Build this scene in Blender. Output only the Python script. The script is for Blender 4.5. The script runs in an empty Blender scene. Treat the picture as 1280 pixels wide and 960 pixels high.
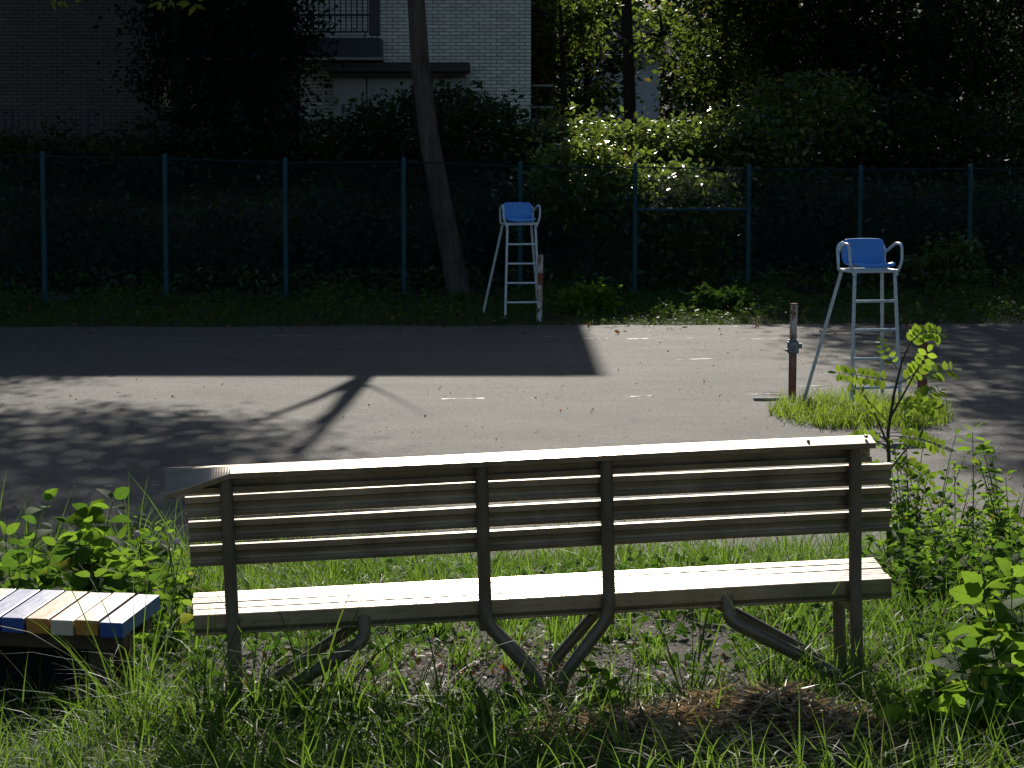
import bpy, bmesh, math, random
import numpy as np
from mathutils import Vector, Matrix, Euler

random.seed(7)
RNG = np.random.default_rng(11)
scene = bpy.context.scene
COL = scene.collection

# ------------------------------------------------------------------ camera
FPX, HC = 3300.0, 2.95                 # focal length in photo pixels (1280 wide), eye height above the court
PITCH = math.atan(315 / FPX)
cam = bpy.data.cameras.new('camera')
cam.sensor_width = 36.0
cam.lens = 36.0 * FPX / 1280
cam.clip_start, cam.clip_end = 0.1, 2000
cam_ob = bpy.data.objects.new('camera', cam)
cam_ob.location = (0, 0, HC)
cam_ob.rotation_euler = (math.pi / 2 - PITCH, 0, 0)
COL.objects.link(cam_ob)
scene.camera = cam_ob

# ------------------------------------------------------------------ sky, sun, exposure
SUN_EL, SUN_AZ = math.radians(28), math.radians(-0.5)
world = bpy.data.worlds.new('World')
scene.world = world
world.use_nodes = True
wn = world.node_tree
sky = wn.nodes.new('ShaderNodeTexSky')
sky.sky_type = 'NISHITA'
sky.sun_disc = False
sky.sun_elevation = SUN_EL
sky.sun_rotation = SUN_AZ
wn.links.new(sky.outputs[0], wn.nodes['Background'].inputs[0])
wn.nodes['Background'].inputs[1].default_value = 0.073
sun = bpy.data.lights.new('sun', 'SUN')
sun.energy = 5.0
sun.angle = math.radians(0.53)
sun.color = (1.0, 0.93, 0.82)
sun_ob = bpy.data.objects.new('sun', sun)
S = Vector((math.sin(SUN_AZ) * math.cos(SUN_EL), math.cos(SUN_AZ) * math.cos(SUN_EL), math.sin(SUN_EL)))
sun_ob.rotation_euler = S.to_track_quat('Z', 'Y').to_euler()
sun_ob.location = (0, 60, 60)
COL.objects.link(sun_ob)
scene.view_settings.view_transform = 'Standard'
scene.view_settings.look = 'None'
scene.view_settings.exposure = 0.17
scene.view_settings.gamma = 1.0
scene.cycles.max_bounces = 7
scene.cycles.transparent_max_bounces = 8
scene.cycles.use_denoising = True
scene.cycles.adaptive_threshold = 0.02
scene.cycles.sample_clamp_indirect = 4.0


# ------------------------------------------------------------------ helpers
def at(px, py, Y):
    """point of the place at distance Y that lies under a photo pixel"""
    dx, dy = (px - 640) / FPX, -(py - 480) / FPX
    c, s = math.cos(PITCH), math.sin(PITCH)
    d = Vector((dx, c + dy * s, -s + dy * c))
    return Vector((0, 0, HC)) + d * (Y / d.y)


def smooth(a, b, t):
    t = min(1.0, max(0.0, (t - a) / (b - a)))
    return t * t * (3 - 2 * t)


def nsmooth(a, b, t):
    t = np.clip((t - a) / (b - a), 0, 1)
    return t * t * (3 - 2 * t)


def H(x, y):
    """height of the ground (numpy)"""
    x = np.asarray(x, float); y = np.asarray(y, float)
    near = 0.865 + 0.036 * np.clip(x - 0.14, -4, 4) + 0.05 * np.clip(9.3 - y, 0, 6)
    near = near + 0.02 * np.sin(x * 2.1 + 1) * np.sin(y * 1.7) + 0.012 * np.sin(x * 5.3 + y * 3.1)
    k = nsmooth(10.3, 18.6, y)
    z = near * (1 - k) + (-0.03) * k
    far = -0.03 + 0.07 * nsmooth(40.2, 41.6, y) + 0.10 * nsmooth(41.6, 45, y) + 2.25 * nsmooth(46.2, 51.5, y)
    far = far + 6.0 * nsmooth(70, 110, y)
    far = far + 0.05 * np.sin(x * 1.3) * np.sin(y * .9) * nsmooth(46, 50, y)
    return np.where(y > 30, far, z)


def Hs(x, y):
    return float(H(x, y))


def link(o, parent=None):
    COL.objects.link(o)
    if parent is not None:
        o.parent = parent
    return o


def tag(o, label=None, cat=None, group=None, kind=None):
    if label: o['label'] = label
    if cat: o['category'] = cat
    if group: o['group'] = group
    if kind: o['kind'] = kind
    return o


def empty(name, loc=(0, 0, 0), rz=0.0, label=None, cat=None, group=None):
    o = bpy.data.objects.new(name, None)
    o.location = loc
    o.rotation_euler = (0, 0, rz)
    o.empty_display_size = 0.1
    link(o)
    return tag(o, label, cat, group)


def mobj(name, me, mat, parent=None, smooth_=False):
    if mat is not None and len(me.materials) == 0:
        me.materials.append(mat)
    if smooth_:
        me.polygons.foreach_set('use_smooth', np.ones(len(me.polygons), bool))
    o = bpy.data.objects.new(name, me)
    return link(o, parent)


def mesh_np(name, V, Fa):
    V = np.ascontiguousarray(V, np.float32); Fa = np.ascontiguousarray(Fa, np.int32)
    k = Fa.shape[1]
    me = bpy.data.meshes.new(name)
    me.vertices.add(len(V)); me.vertices.foreach_set('co', V.ravel())
    me.loops.add(Fa.size); me.loops.foreach_set('vertex_index', Fa.ravel())
    me.polygons.add(len(Fa))
    me.polygons.foreach_set('loop_start', np.arange(0, Fa.size, k, dtype=np.int32))
    me.update(calc_edges=True)
    return me


class MB:
    """collects shapes; build() makes one mesh object"""
    def __init__(self):
        self.v, self.f = [], []

    def add(self, vs, fs):
        n = len(self.v)
        self.v += [tuple(p) for p in vs]
        self.f += [tuple(i + n for i in f) for f in fs]
        return self

    def box(self, a, b):
        x0, y0, z0 = a; x1, y1, z1 = b
        vs = [(x0, y0, z0), (x1, y0, z0), (x1, y1, z0), (x0, y1, z0), (x0, y0, z1), (x1, y0, z1), (x1, y1, z1), (x0, y1, z1)]
        return self.add(vs, [(3, 2, 1, 0), (4, 5, 6, 7), (0, 1, 5, 4), (1, 2, 6, 5), (2, 3, 7, 6), (3, 0, 4, 7)])

    def bar(self, p, q, w, h=None):
        """square bar from p to q"""
        h = h or w
        p, q = Vector(p), Vector(q)
        d = (q - p).normalized()
        u = d.cross(Vector((0, 0, 1)))
        if u.length < 1e-4: u = Vector((1, 0, 0))
        u.normalize(); n = u.cross(d)
        vs = []
        for c in (p, q):
            for a, b in ((-1, -1), (1, -1), (1, 1), (-1, 1)):
                vs.append(c + u * a * w / 2 + n * b * h / 2)
        return self.add(vs, [(0, 1, 2, 3), (7, 6, 5, 4), (0, 4, 5, 1), (1, 5, 6, 2), (2, 6, 7, 3), (3, 7, 4, 0)])

    def tube(self, pts, r, seg=10, cap=True):
        pts = [Vector(p) for p in pts]
        rs = r if isinstance(r, (list, tuple)) else [r] * len(pts)
        n0 = len(self.v)
        up = None
        for i, p in enumerate(pts):
            if i == 0: d = pts[1] - pts[0]
            elif i == len(pts) - 1: d = pts[-1] - pts[-2]
            else: d = (pts[i + 1] - p).normalized() + (p - pts[i - 1]).normalized()
            d.normalize()
            if up is None:
                up = d.orthogonal().normalized()
            up = (up - d * up.dot(d))
            if up.length < 1e-6: up = d.orthogonal()
            up.normalize()
            w = d.cross(up)
            for k in range(seg):
                a = 2 * math.pi * k / seg
                self.v.append(tuple(p + (up * math.cos(a) + w * math.sin(a)) * rs[i]))
        for i in range(len(pts) - 1):
            for k in range(seg):
                a = n0 + i * seg + k; b = n0 + i * seg + (k + 1) % seg
                self.f.append((a, b, b + seg, a + seg))
        if cap:
            self.f.append(tuple(n0 + k for k in range(seg))[::-1])
            e = n0 + (len(pts) - 1) * seg
            self.f.append(tuple(e + k for k in range(seg)))
        return self

    def extrude_x(self, prof, xs, xf=None):
        """closed (y,z) profile extruded along x through stations xs; xf(x,y,z) may bend it"""
        n0, n = len(self.v), len(prof)
        for x in xs:
            for (y, z) in prof:
                self.v.append(xf(x, y, z) if xf else (x, y, z))
        for i in range(len(xs) - 1):
            for k in range(n):
                a = n0 + i * n + k; b = n0 + i * n + (k + 1) % n
                self.f.append((a, a + n, b + n, b))
        self.f.append(tuple(n0 + k for k in range(n)))
        e = n0 + (len(xs) - 1) * n
        self.f.append(tuple(e + k for k in range(n))[::-1])
        return self

    def mesh(self, name):
        me = bpy.data.meshes.new(name)
        me.from_pydata(self.v, [], self.f)
        me.update()
        return me

    def build(self, name, mat, parent=None, smooth_=False, bevel=0.0, angle=35):
        me = self.mesh(name)
        bm = bmesh.new(); bm.from_mesh(me)
        bmesh.ops.recalc_face_normals(bm, faces=bm.faces)
        bm.to_mesh(me); bm.free()
        o = mobj(name, me, mat, parent, smooth_)
        if smooth_:
            me.set_sharp_from_angle(angle=math.radians(angle))
        if bevel:
            m = o.modifiers.new('bevel', 'BEVEL'); m.width = bevel; m.segments = 2; m.limit_method = 'ANGLE'
        return o


def bend(pts, r=0.06, n=5):
    """round the inner corners of a path"""
    pts = [Vector(p) for p in pts]
    out = [pts[0]]
    for i in range(1, len(pts) - 1):
        a, b, c = pts[i - 1], pts[i], pts[i + 1]
        la, lc = (a - b).length, (c - b).length
        k = min(r, la * .45, lc * .45)
        p, q = b + (a - b).normalized() * k, b + (c - b).normalized() * k
        for j in range(n + 1):
            t = j / n
            out.append(p * (1 - t) ** 2 + b * 2 * t * (1 - t) + q * t * t)
    out.append(pts[-1])
    return out


# ------------------------------------------------------------------ materials
class NT:
    def __init__(self, name):
        self.m = bpy.data.materials.new(name)
        self.m.use_nodes = True
        self.t = self.m.node_tree
        self.b = self.t.nodes['Principled BSDF']
        self.out = self.t.nodes['Material Output']

    def n(self, typ, **kw):
        o = self.t.nodes.new(typ)
        for k, v in kw.items():
            if isinstance(v, (int, float, str, bool)) and hasattr(o, k): setattr(o, k, v)
        return o

    def l(self, a, b):
        self.t.links.new(a, b)

    def noise(self, scale, detail=4, rough=.6, coord=None, stretch=None):
        x = self.n('ShaderNodeTexNoise')
        x.inputs['Scale'].default_value = scale
        x.inputs['Detail'].default_value = detail
        x.inputs['Roughness'].default_value = rough
        c = coord or self.coord()
        if stretch:
            mp = self.n('ShaderNodeMapping')
            mp.inputs['Scale'].default_value = stretch
            self.l(c, mp.inputs['Vector']); c = mp.outputs[0]
        self.l(c, x.inputs['Vector'])
        return x.outputs['Fac']

    def coord(self, which='Object'):
        tc = self.n('ShaderNodeTexCoord')
        return tc.outputs[which]

    def ramp(self, fac, stops):
        r = self.n('ShaderNodeValToRGB')
        e = r.color_ramp.elements
        while len(e) < len(stops): e.new(0.5)
        for i, (p, c) in enumerate(stops):
            e[i].position = p
            e[i].color = (c, c, c, 1) if isinstance(c, (int, float)) else (*c, 1)
        self.l(fac, r.inputs[0])
        return r.outputs[0]

    def mix(self, fac, a, b, mode='MIX'):
        x = self.n('ShaderNodeMix'); x.data_type = 'RGBA'; x.blend_type = mode
        for s, v in ((x.inputs[0], fac), (x.inputs[6], a), (x.inputs[7], b)):
            if hasattr(v, 'is_output'): self.l(v, s)
            elif isinstance(v, (int, float)): s.default_value = v
            else: s.default_value = (*v, 1)
        return x.outputs[2]

    def bump(self, h, strength=.3, dist=.01):
        x = self.n('ShaderNodeBump')
        x.inputs['Strength'].default_value = strength
        x.inputs['Distance'].default_value = dist
        self.l(h, x.inputs['Height'])
        self.l(x.outputs[0], self.b.inputs['Normal'])

    def set(self, col=None, rough=None, metal=None, spec=None):
        for k, v in (('Base Color', col), ('Roughness', rough), ('Metallic', metal), ('Specular IOR Level', spec)):
            if v is None: continue
            if hasattr(v, 'is_output'): self.l(v, self.b.inputs[k])
            elif isinstance(v, (int, float)): self.b.inputs[k].default_value = v
            else: self.b.inputs[k].default_value = (*v, 1)
        return self


def m_plain(name, col, rough=.6, metal=0.0, var=.25, scale=12, bump=.15, spec=.5):
    t = NT(name)
    f = t.noise(scale, 5)
    dark = tuple(c * (1 - var) for c in col); lite = tuple(min(1, c * (1 + var)) for c in col)
    t.set(t.ramp(f, [(.3, dark), (.7, lite)]), t.ramp(t.noise(scale * 2.3, 3), [(.3, max(.05, rough - .1)), (.7, min(1, rough + .1))]), metal, spec)
    if bump: t.bump(t.noise(scale * 6, 4), bump, .003)
    return t.m


def m_leaf(name, col, tcol, trans=.45, rough=.38, spec=.5, var=.35, yellow=None, veins=False):
    t = NT(name)
    g = t.n('ShaderNodeNewGeometry')
    rnd = g.outputs['Random Per Island']
    d = tuple(c * (1 - var) for c in col); l = tuple(c * (1 + var) for c in col)
    stops = [(0.0, d), (.6, col), (.93, l)]
    td = tuple(c * (1 - var * .6) for c in tcol); tl = tuple(c * (1 + var * .4) for c in tcol)
    tst = [(0.0, td), (.6, tcol), (.93, tl)]
    if yellow:
        stops.append((1.0, yellow)); tst.append((1.0, tuple(min(1, c * 2.2) for c in yellow)))
    oi = t.n('ShaderNodeObjectInfo')
    ad = t.n('ShaderNodeMath'); ad.operation = 'ADD'
    t.l(rnd, ad.inputs[0]); t.l(oi.outputs['Random'], ad.inputs[1])
    fr_ = t.n('ShaderNodeMath'); fr_.operation = 'FRACT'; t.l(ad.outputs[0], fr_.inputs[0])
    rnd = fr_.outputs[0]
    cd, ct = t.ramp(rnd, stops), t.ramp(rnd, tst)
    if veins:                          # midrib and side veins, drawn in the leaf's own coordinates
        sx = t.n('ShaderNodeSeparateXYZ'); t.l(t.coord(), sx.inputs[0])
        def mth(op, a, b=None):
            q = t.n('ShaderNodeMath'); q.operation = op
            for i, v in enumerate((a, b)):
                if v is None: continue
                if hasattr(v, 'is_output'): t.l(v, q.inputs[i])
                else: q.inputs[i].default_value = v
            return q.outputs[0]
        ay = mth('ABSOLUTE', sx.outputs[1])
        mid = mth('LESS_THAN', ay, .016)
        saw = mth('FRACT', mth('MULTIPLY', mth('SUBTRACT', sx.outputs[0], mth('MULTIPLY', ay, .9)), 7.0))
        vein = mth('MAXIMUM', mid, mth('MULTIPLY', mth('LESS_THAN', saw, .13), .55))
        cd = t.mix(mth('MULTIPLY', vein, .5), cd, tuple(min(1, c * 2.2) for c in col))
        ct = t.mix(mth('MULTIPLY', vein, .55), ct, tuple(c * .45 for c in tcol))
        blm = t.noise(9, 4)
        ct = t.mix(t.ramp(blm, [(.35, .35), (.65, 0.0)]), ct, tuple(c * .5 for c in tcol))
    t.set(cd, rough, 0.0, spec)
    t.bump(t.noise(60 if not veins else 14, 2), .12 if not veins else .3, .004 if not veins else .03)
    tr = t.n('ShaderNodeBsdfTranslucent')
    t.l(ct, tr.inputs['Color'])
    mx = t.n('ShaderNodeMixShader'); mx.inputs[0].default_value = trans
    t.l(t.b.outputs[0], mx.inputs[1]); t.l(tr.outputs[0], mx.inputs[2])
    t.l(mx.outputs[0], t.out.inputs['Surface'])
    return t.m


def m_asphalt():
    t = NT('court_asphalt')
    big = t.noise(.35, 5, .6)
    streak = t.noise(.9, 7, .7, stretch=(.6, 1.1, 1))
    blot = t.noise(2.6, 8, .75)
    fine = t.noise(160, 3, .7)
    grit = t.noise(420, 2, .7)
    c = t.mix(t.ramp(big, [(.35, 0.0), (.68, 1.0)]), (.066, .064, .059), (.128, .124, .113))
    c = t.mix(t.ramp(streak, [(.42, 0.0), (.7, .55)]), c, (.155, .147, .134))
    c = t.mix(t.ramp(blot, [(.52, 0.0), (.72, .45)]), c, (.068, .064, .058))
    c = t.mix(t.ramp(fine, [(.35, .75), (.7, 0.0)]), c, (.055, .053, .05))
    c = t.mix(t.ramp(grit, [(.66, 0.0), (.74, .5)]), c, (.32, .31, .29))
    mid = t.noise(26, 5, .8); spk = t.noise(34, 2, .5)
    c = t.mix(t.ramp(mid, [(.40, .55), (.52, 0.0)]), c, (.04, .038, .036))
    c = t.mix(t.ramp(mid, [(.54, 0.0), (.68, .45)]), c, (.22, .21, .19))
    c = t.mix(t.ramp(spk, [(.70, 0.0), (.74, .8)]), c, (.45, .44, .41))
    c = t.mix(t.ramp(t.noise(.8, 7, .75, stretch=(.5, 1.3, 1)), [(.46, 0.0), (.64, .5)]), c, (.062, .059, .053))
    vo = t.n('ShaderNodeTexVoronoi'); vo.feature = 'DISTANCE_TO_EDGE'; vo.inputs['Scale'].default_value = .22
    wob = t.n('ShaderNodeMix'); wob.data_type = 'VECTOR'; wob.inputs[0].default_value = .4
    nz = t.n('ShaderNodeTexNoise'); nz.inputs['Scale'].default_value = 1.4; nz.inputs['Detail'].default_value = 5
    co = t.coord(); t.l(co, nz.inputs['Vector']); t.l(co, wob.inputs[4]); t.l(nz.outputs['Color'], wob.inputs[5]); t.l(wob.outputs[1], vo.inputs['Vector'])
    crk = t.mix(t.ramp(t.noise(.5, 3), [(.45, 0.0), (.6, 1.0)]), (0, 0, 0), t.ramp(vo.outputs[0], [(0.0, 1.0), (.006, 0.0)]))
    c = t.mix(crk, c, (.03, .028, .026))
    c = t.mix(t.ramp(t.noise(.16, 6, .7), [(.5, 0.0), (.62, .5)]), c, (.07, .066, .058))
    t.set(c, t.ramp(streak, [(.3, .80), (.7, .76)]), 0, .25)
    h = t.n('ShaderNodeMath'); h.operation = 'ADD'
    t.l(fine, h.inputs[0]); t.l(grit, h.inputs[1])
    h2 = t.n('ShaderNodeMath'); h2.operation = 'MULTIPLY_ADD'; h2.inputs[1].default_value = 2.5
    t.l(mid, h2.inputs[0]); t.l(h.outputs[0], h2.inputs[2])
    t.bump(h2.outputs[0], .7, .006)
    return t.m


def m_ground():
    t = NT('soil')
    a = t.noise(1.6, 6, .65); b = t.noise(38, 5, .7)
    c = t.mix(t.ramp(a, [(.35, 0.0), (.65, 1.0)]), (.035, .026, .018), (.075, .062, .048))
    c = t.mix(t.ramp(b, [(.45, 0.0), (.75, .8)]), c, (.15, .14, .125))
    t.set(c, .9, 0, .25)
    t.bump(b, .8, .03)
    return t.m


def m_metal(name, col, metal, rough, dirt=(.16, .13, .09), amount=.5, brushed=True):
    t = NT(name)
    st = t.noise(9, 5, .6, stretch=(.5, 14, 14)) if brushed else t.noise(9, 5)
    bl = t.noise(3.5, 6, .7)
    c = t.mix(t.ramp(bl, [(.38, 0.0), (.72, amount)]), col, dirt)
    c = t.mix(t.ramp(st, [(.35, .16), (.65, 0.0)]), c, tuple(v * .6 for v in col))
    t.set(c, t.ramp(st, [(.3, rough + .1), (.7, rough - .05)]), metal, .5)
    t.bump(t.noise(120, 3), .06, .001)
    return t.m


def m_rusty(name, paint, rust=(.13, .045, .02), lo=.45, hi=.55, seedscale=7):
    t = NT(name)
    a = t.noise(seedscale, 6, .7, stretch=(1, 1, .45))
    k = t.ramp(a, [(lo, 0.0), (hi, 1.0)])
    r2 = t.ramp(t.noise(30, 4), [(.3, tuple(v * .5 for v in rust)), (.7, tuple(v * 1.5 for v in rust))])
    t.set(t.mix(k, paint, r2), t.ramp(k, [(0, .45), (1, .85)]), 0, .4)
    t.bump(a, .4, .004)
    return t.m


def m_bark(name, a, b):
    t = NT(name)
    n1 = t.noise(7, 6, .7, stretch=(1, 1, .18)); n2 = t.noise(40, 4, .6, stretch=(1, 1, .4))
    t.set(t.mix(t.ramp(n1, [(.35, 0.0), (.65, 1.0)]), a, b), .9, 0, .2)
    t.bump(n1, 1.0, .08)
    return t.m


M = {}
M['asphalt'] = m_asphalt()
M['soil'] = m_ground()
M['line'] = m_rusty('worn_white_line', (.48, .47, .44), (.11, .105, .097), .42, .56, 5)
M['alu'] = m_metal('weathered_aluminium', (.42, .355, .265), .8, .29, (.12, .09, .06), .8)
M['steel'] = m_metal('grey_steel_tube', (.20, .165, .12), .45, .45, (.075, .055, .038), .7, False)
M['chair_paint'] = m_plain('pale_blue_grey_paint', (.50, .58, .63), .5, 0, .2, 22, .08)
M['seat_blue'] = m_plain('blue_plastic', (.05, .25, .70), .42, 0, .12, 6, .04)
M['fence_green'] = m_plain('teal_fence_paint', (.012, .072, .096), .7, 0, .3, 9, .1, .25)
M['rail_dark'] = m_plain('dark_rail_paint', (.006, .028, .036), .9, 0, .2, 5, 0, .08)
M['wire'] = m_plain('teal_wire', (.014, .06, .075), .6, 0, .2, 5, 0, .3)
M['rust_post'] = m_rusty('rusty_post', (.24, .15, .11), (.20, .065, .03), .30, .5)
M['white_rust'] = m_rusty('chipped_white_post', (.50, .46, .41), (.19, .09, .05), .46, .58, 11)
M['crank'] = m_plain('grey_cast_metal', (.16, .18, .20), .5, .6, .3, 20, .2)
M['black'] = m_plain('deep_shade_black', (.010, .010, .011), .9, 0, .2, 8, .2, .1)  # near black stands in for the deep shade under the plank bench
M['mortar'] = m_plain('dark_mortar', (.035, .038, .037), .95, 0, .2, 20, .3, .2)
M['panel'] = m_plain('grey_panel', (.30, .32, .32), .7, 0, .1, 2, .05)
M['navy'] = m_plain('navy_paint', (.012, .018, .045), .5, 0, .2, 8, .05)
M['darkbrown'] = m_plain('dark_brown_fascia', (.035, .028, .026), .7, 0, .2, 6, .1)
M['redbrown'] = m_plain('dark_red_brown_wall', (.06, .028, .022), .8, 0, .2, 6, .1, .2)
M['concrete'] = m_plain('grey_concrete', (.26, .26, .25), .85, 0, .2, 3, .3, .3)
M['siding'] = m_plain('pale_siding', (.42, .47, .52), .7, 0, .08, 2, .05)
M['glass_dark'] = m_plain('window_glass', (.02, .025, .03), .08, 0, .1, 3, 0)
M['roof_tile'] = m_plain('dark_roof', (.06, .05, .05), .8, 0, .2, 6, .2)
M['bark'] = m_bark('grey_brown_bark', (.045, .036, .030), (.12, .10, .085))
M['bark_dark'] = m_bark('dark_bark', (.022, .018, .015), (.06, .05, .042))
M['stem'] = m_plain('green_stem', (.06, .09, .025), .6, 0, .3, 20, 0)
M['twig'] = m_plain('brown_twig', (.06, .042, .025), .8, 0, .3, 20, 0)
M['straw'] = m_leaf('dry_straw', (.46, .35, .22), (.48, .34, .17), .2, .5, .35, .85)
M['litter'] = m_leaf('brown_fallen_leaf', (.15, .07, .035), (.25, .10, .03), .25, .6, .3, .5, (.26, .12, .03))
M['mulch'] = m_plain('brown_mulch', (.05, .03, .02), .95, 0, .5, 14, 1.0, .2)
M['flower'] = m_plain('pale_pink_flower', (.55, .42, .50), .7, 0, .2, 40, .2)
M['grass'] = m_leaf('grass_blade', (.034, .078, .013), (.235, .40, .042), .44, .5, .12, .5)
M['verge'] = m_leaf('dark_verge_blade', (.03, .06, .012), (.11, .18, .03), .42, .5, .2, .4)
M['grass_bright'] = m_leaf('bright_grass_blade', (.08, .14, .02), (.36, .50, .05), .5, .5, .25, .3)
M['grass_dry'] = m_leaf('pale_grass_blade', (.16, .17, .06), (.42, .44, .13), .4, .5, .2, .35)
M['weed'] = m_leaf('weed_leaf', (.045, .10, .016), (.27, .46, .04), .50, .7, .08, .45, (.22, .19, .03), veins=True)
M['weed_dark'] = m_leaf('dark_weed_leaf', (.03, .07, .02), (.14, .28, .03), .42, .68, .08, .45, veins=True)
M['locust'] = m_leaf('locust_leaflet', (.07, .13, .02), (.36, .52, .05), .54, .55, .12, .2)
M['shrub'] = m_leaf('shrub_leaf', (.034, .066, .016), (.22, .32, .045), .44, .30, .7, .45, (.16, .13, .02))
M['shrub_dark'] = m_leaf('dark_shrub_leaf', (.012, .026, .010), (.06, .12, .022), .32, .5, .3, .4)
M['tree_leaf'] = m_leaf('tree_leaf', (.024, .046, .012), (.13, .19, .024), .40, .5, .25, .4, (.16, .11, .02))
M['evergreen'] = m_leaf('evergreen_leaf', (.008, .018, .008), (.02, .045, .012), .18, .8, .06, .4)


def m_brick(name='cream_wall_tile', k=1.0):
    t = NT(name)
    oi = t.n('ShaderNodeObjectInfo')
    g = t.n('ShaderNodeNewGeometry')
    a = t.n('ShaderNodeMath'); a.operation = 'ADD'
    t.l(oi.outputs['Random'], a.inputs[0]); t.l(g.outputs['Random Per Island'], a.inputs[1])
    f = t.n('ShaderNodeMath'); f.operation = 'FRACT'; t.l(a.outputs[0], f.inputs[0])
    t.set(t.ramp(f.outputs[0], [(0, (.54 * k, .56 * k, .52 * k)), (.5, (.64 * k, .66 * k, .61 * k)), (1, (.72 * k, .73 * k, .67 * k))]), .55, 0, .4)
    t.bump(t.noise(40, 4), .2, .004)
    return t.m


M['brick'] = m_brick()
M['brick_shaded'] = m_brick('shaded_wall_tile', .13)  # same tile darkened: the shade on the left wall is put into its colour


def paint(name, col, wear):
    t = NT(name)
    a = t.noise(6, 6, .7, stretch=(1, .35, 1)); b = t.noise(45, 4, .6, stretch=(1, .2, 1))
    k = t.ramp(a, [(wear, 0.0), (wear + .12, .8)])
    c = t.mix(k, col, (.42, .38, .32))
    c = t.mix(t.ramp(b, [(.55, 0.0), (.8, .4)]), c, tuple(v * .6 for v in col))
    t.set(c, t.ramp(b, [(.3, .40), (.7, .32)]), 0, .8)
    t.bump(b, .15, .002)
    return t.m


M['p_blue'] = paint('blue_bench_paint', (.02, .075, .30), .62)
M['p_orange'] = paint('orange_bench_paint', (.42, .19, .035), .58)
M['p_cream'] = paint('cream_bench_paint', (.55, .48, .38), .62)


# ------------------------------------------------------------------ the setting: ground and court
def grid_mesh(name, xs, ys, zf):
    X, Yg = np.meshgrid(xs, ys)
    V = np.stack([X, Yg, zf(X, Yg)], -1).reshape(-1, 3)
    nx, ny = len(xs), len(ys)
    i = np.arange(nx - 1)[None, :] + np.arange(ny - 1)[:, None] * nx
    i = i.ravel()
    return mesh_np(name, V, np.stack([i, i + 1, i + 1 + nx, i + nx], -1))


xs = np.concatenate([[-900, -300, -120, -60, -30], np.arange(-16, 16.01, .25), [30, 60, 120, 300, 900]])
ys = np.concatenate([[-900, -300, -100, -40, -15, -4, 2], np.arange(5, 20, .12), np.arange(20, 40, 2.0), np.arange(40, 54, .3), [56, 60, 65, 70, 75, 80, 85, 90, 100, 110, 140, 200, 400, 900]])
ground = mobj('ground', grid_mesh('ground', xs, ys, H), M['soil'], None, True)
tag(ground, 'brown soil bank sloping down to the court and rising again behind the fence', kind='structure')

cx = np.array([-60, -30, -14, -10, -6, -4, -3, -2, -1, 0, 1, 2, 3, 4, 5, 6, 8, 10, 14, 30, 60.])


def court_edges(x):
    near = 17.9 + .35 * np.sin(x * .9 + .4) + .18 * np.sin(x * 2.7) + np.where(x > 2, (x - 2) * .25, 0)
    far = 40.35 + .05 * np.clip(x, -10, 10) + .08 * np.sin(x * 1.7)
    return near, far


cxx = np.unique(np.concatenate([cx, np.arange(-14, 14, .25)]))
nr, fr = court_edges(cxx)
ts = np.linspace(0, 1, 30)
Vc = np.stack([np.repeat(cxx[None], 30, 0), nr[None] + (fr - nr)[None] * ts[:, None], np.zeros((30, len(cxx)))], -1)
nx = len(cxx)
ii = (np.arange(nx - 1)[None, :] + np.arange(29)[:, None] * nx).ravel()
court = mobj('court', mesh_np('court', Vc.reshape(-1, 3), np.stack([ii, ii + 1, ii + 1 + nx, ii + nx], -1)), M['asphalt'])
tag(court, 'worn grey asphalt tennis court with faded white line fragments', kind='structure')


def gp(px, py, z=0.0):
    dx, dy = (px - 640) / FPX, -(py - 480) / FPX
    c, s = math.cos(PITCH), math.sin(PITCH)
    d = Vector((dx, c + dy * s, -s + dy * c))
    k = (z - HC) / d.z
    return Vector((0, 0, HC)) + d * k


def court_line(p0, p1, w=.05):
    a, b = gp(*p0), gp(*p1)
    d = (b - a); L = d.length; d.normalize(); n = Vector((-d.y, d.x, 0))
    k = max(2, int(L / .12))
    vs, fs = [], []
    for i in range(k + 1):
        c = a + d * L * i / k
        w0 = w * random.uniform(.55, 1); w1 = w * random.uniform(.55, 1)
        vs += [(c - n * w0 / 2 + Vector((0, 0, .004))), (c + n * w1 / 2 + Vector((0, 0, .004)))]
        if i: fs.append((2 * i - 2, 2 * i - 1, 2 * i + 1, 2 * i))
    me = bpy.data.meshes.new('court_line'); me.from_pydata([tuple(v) for v in vs], [], fs); me.update()
    mobj('court_line', me, M['line'], court)


for a, b in (((225, 423), (262, 423)), ((302, 421), (398, 419)), ((432, 423), (482, 422)), ((552, 499), (606, 498)), ((658, 498), (674, 498)),
             ((788, 496), (816, 495)), ((936, 493), (984, 492)), ((998, 483), (1046, 482)), ((680, 421), (712, 421)), ((720, 423), (742, 423)), ((745, 423), (760, 423)), ((784, 424), (812, 423)),
             ((1210, 424), (1240, 424)), ((130, 608), (142, 608)), ((189, 607), (200, 607)), ((855, 423), (884, 423)), ((928, 424), (985, 424)), ((1215, 566), (1262, 564)),
             ((845, 450), (905, 448)), ((905, 421), (925, 421))):
    court_line(a, b, .042 if a[1] > 480 else .05)


# ------------------------------------------------------------------ leaf and grass clouds
T_LEAF = np.array([[0, 0, 0], [.42, .27, .07], [.42, -.27, .07], [1, 0, -.10]])
F_LEAF = np.array([[0, 2, 3], [0, 3, 1]])
T_LEAF2 = np.array([[0, 0, 0], [.22, .24, .05], [.22, -.24, .05], [.62, .24, .04], [.62, -.24, .04], [1, 0, -.12], [.45, 0, 0]])
F_LEAF2 = np.array([[0, 2, 6], [6, 1, 0], [2, 4, 6], [6, 3, 1], [4, 5, 6], [6, 5, 3]])


def unit(a):
    return a / np.maximum(np.linalg.norm(a, axis=-1, keepdims=True), 1e-9)


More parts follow.
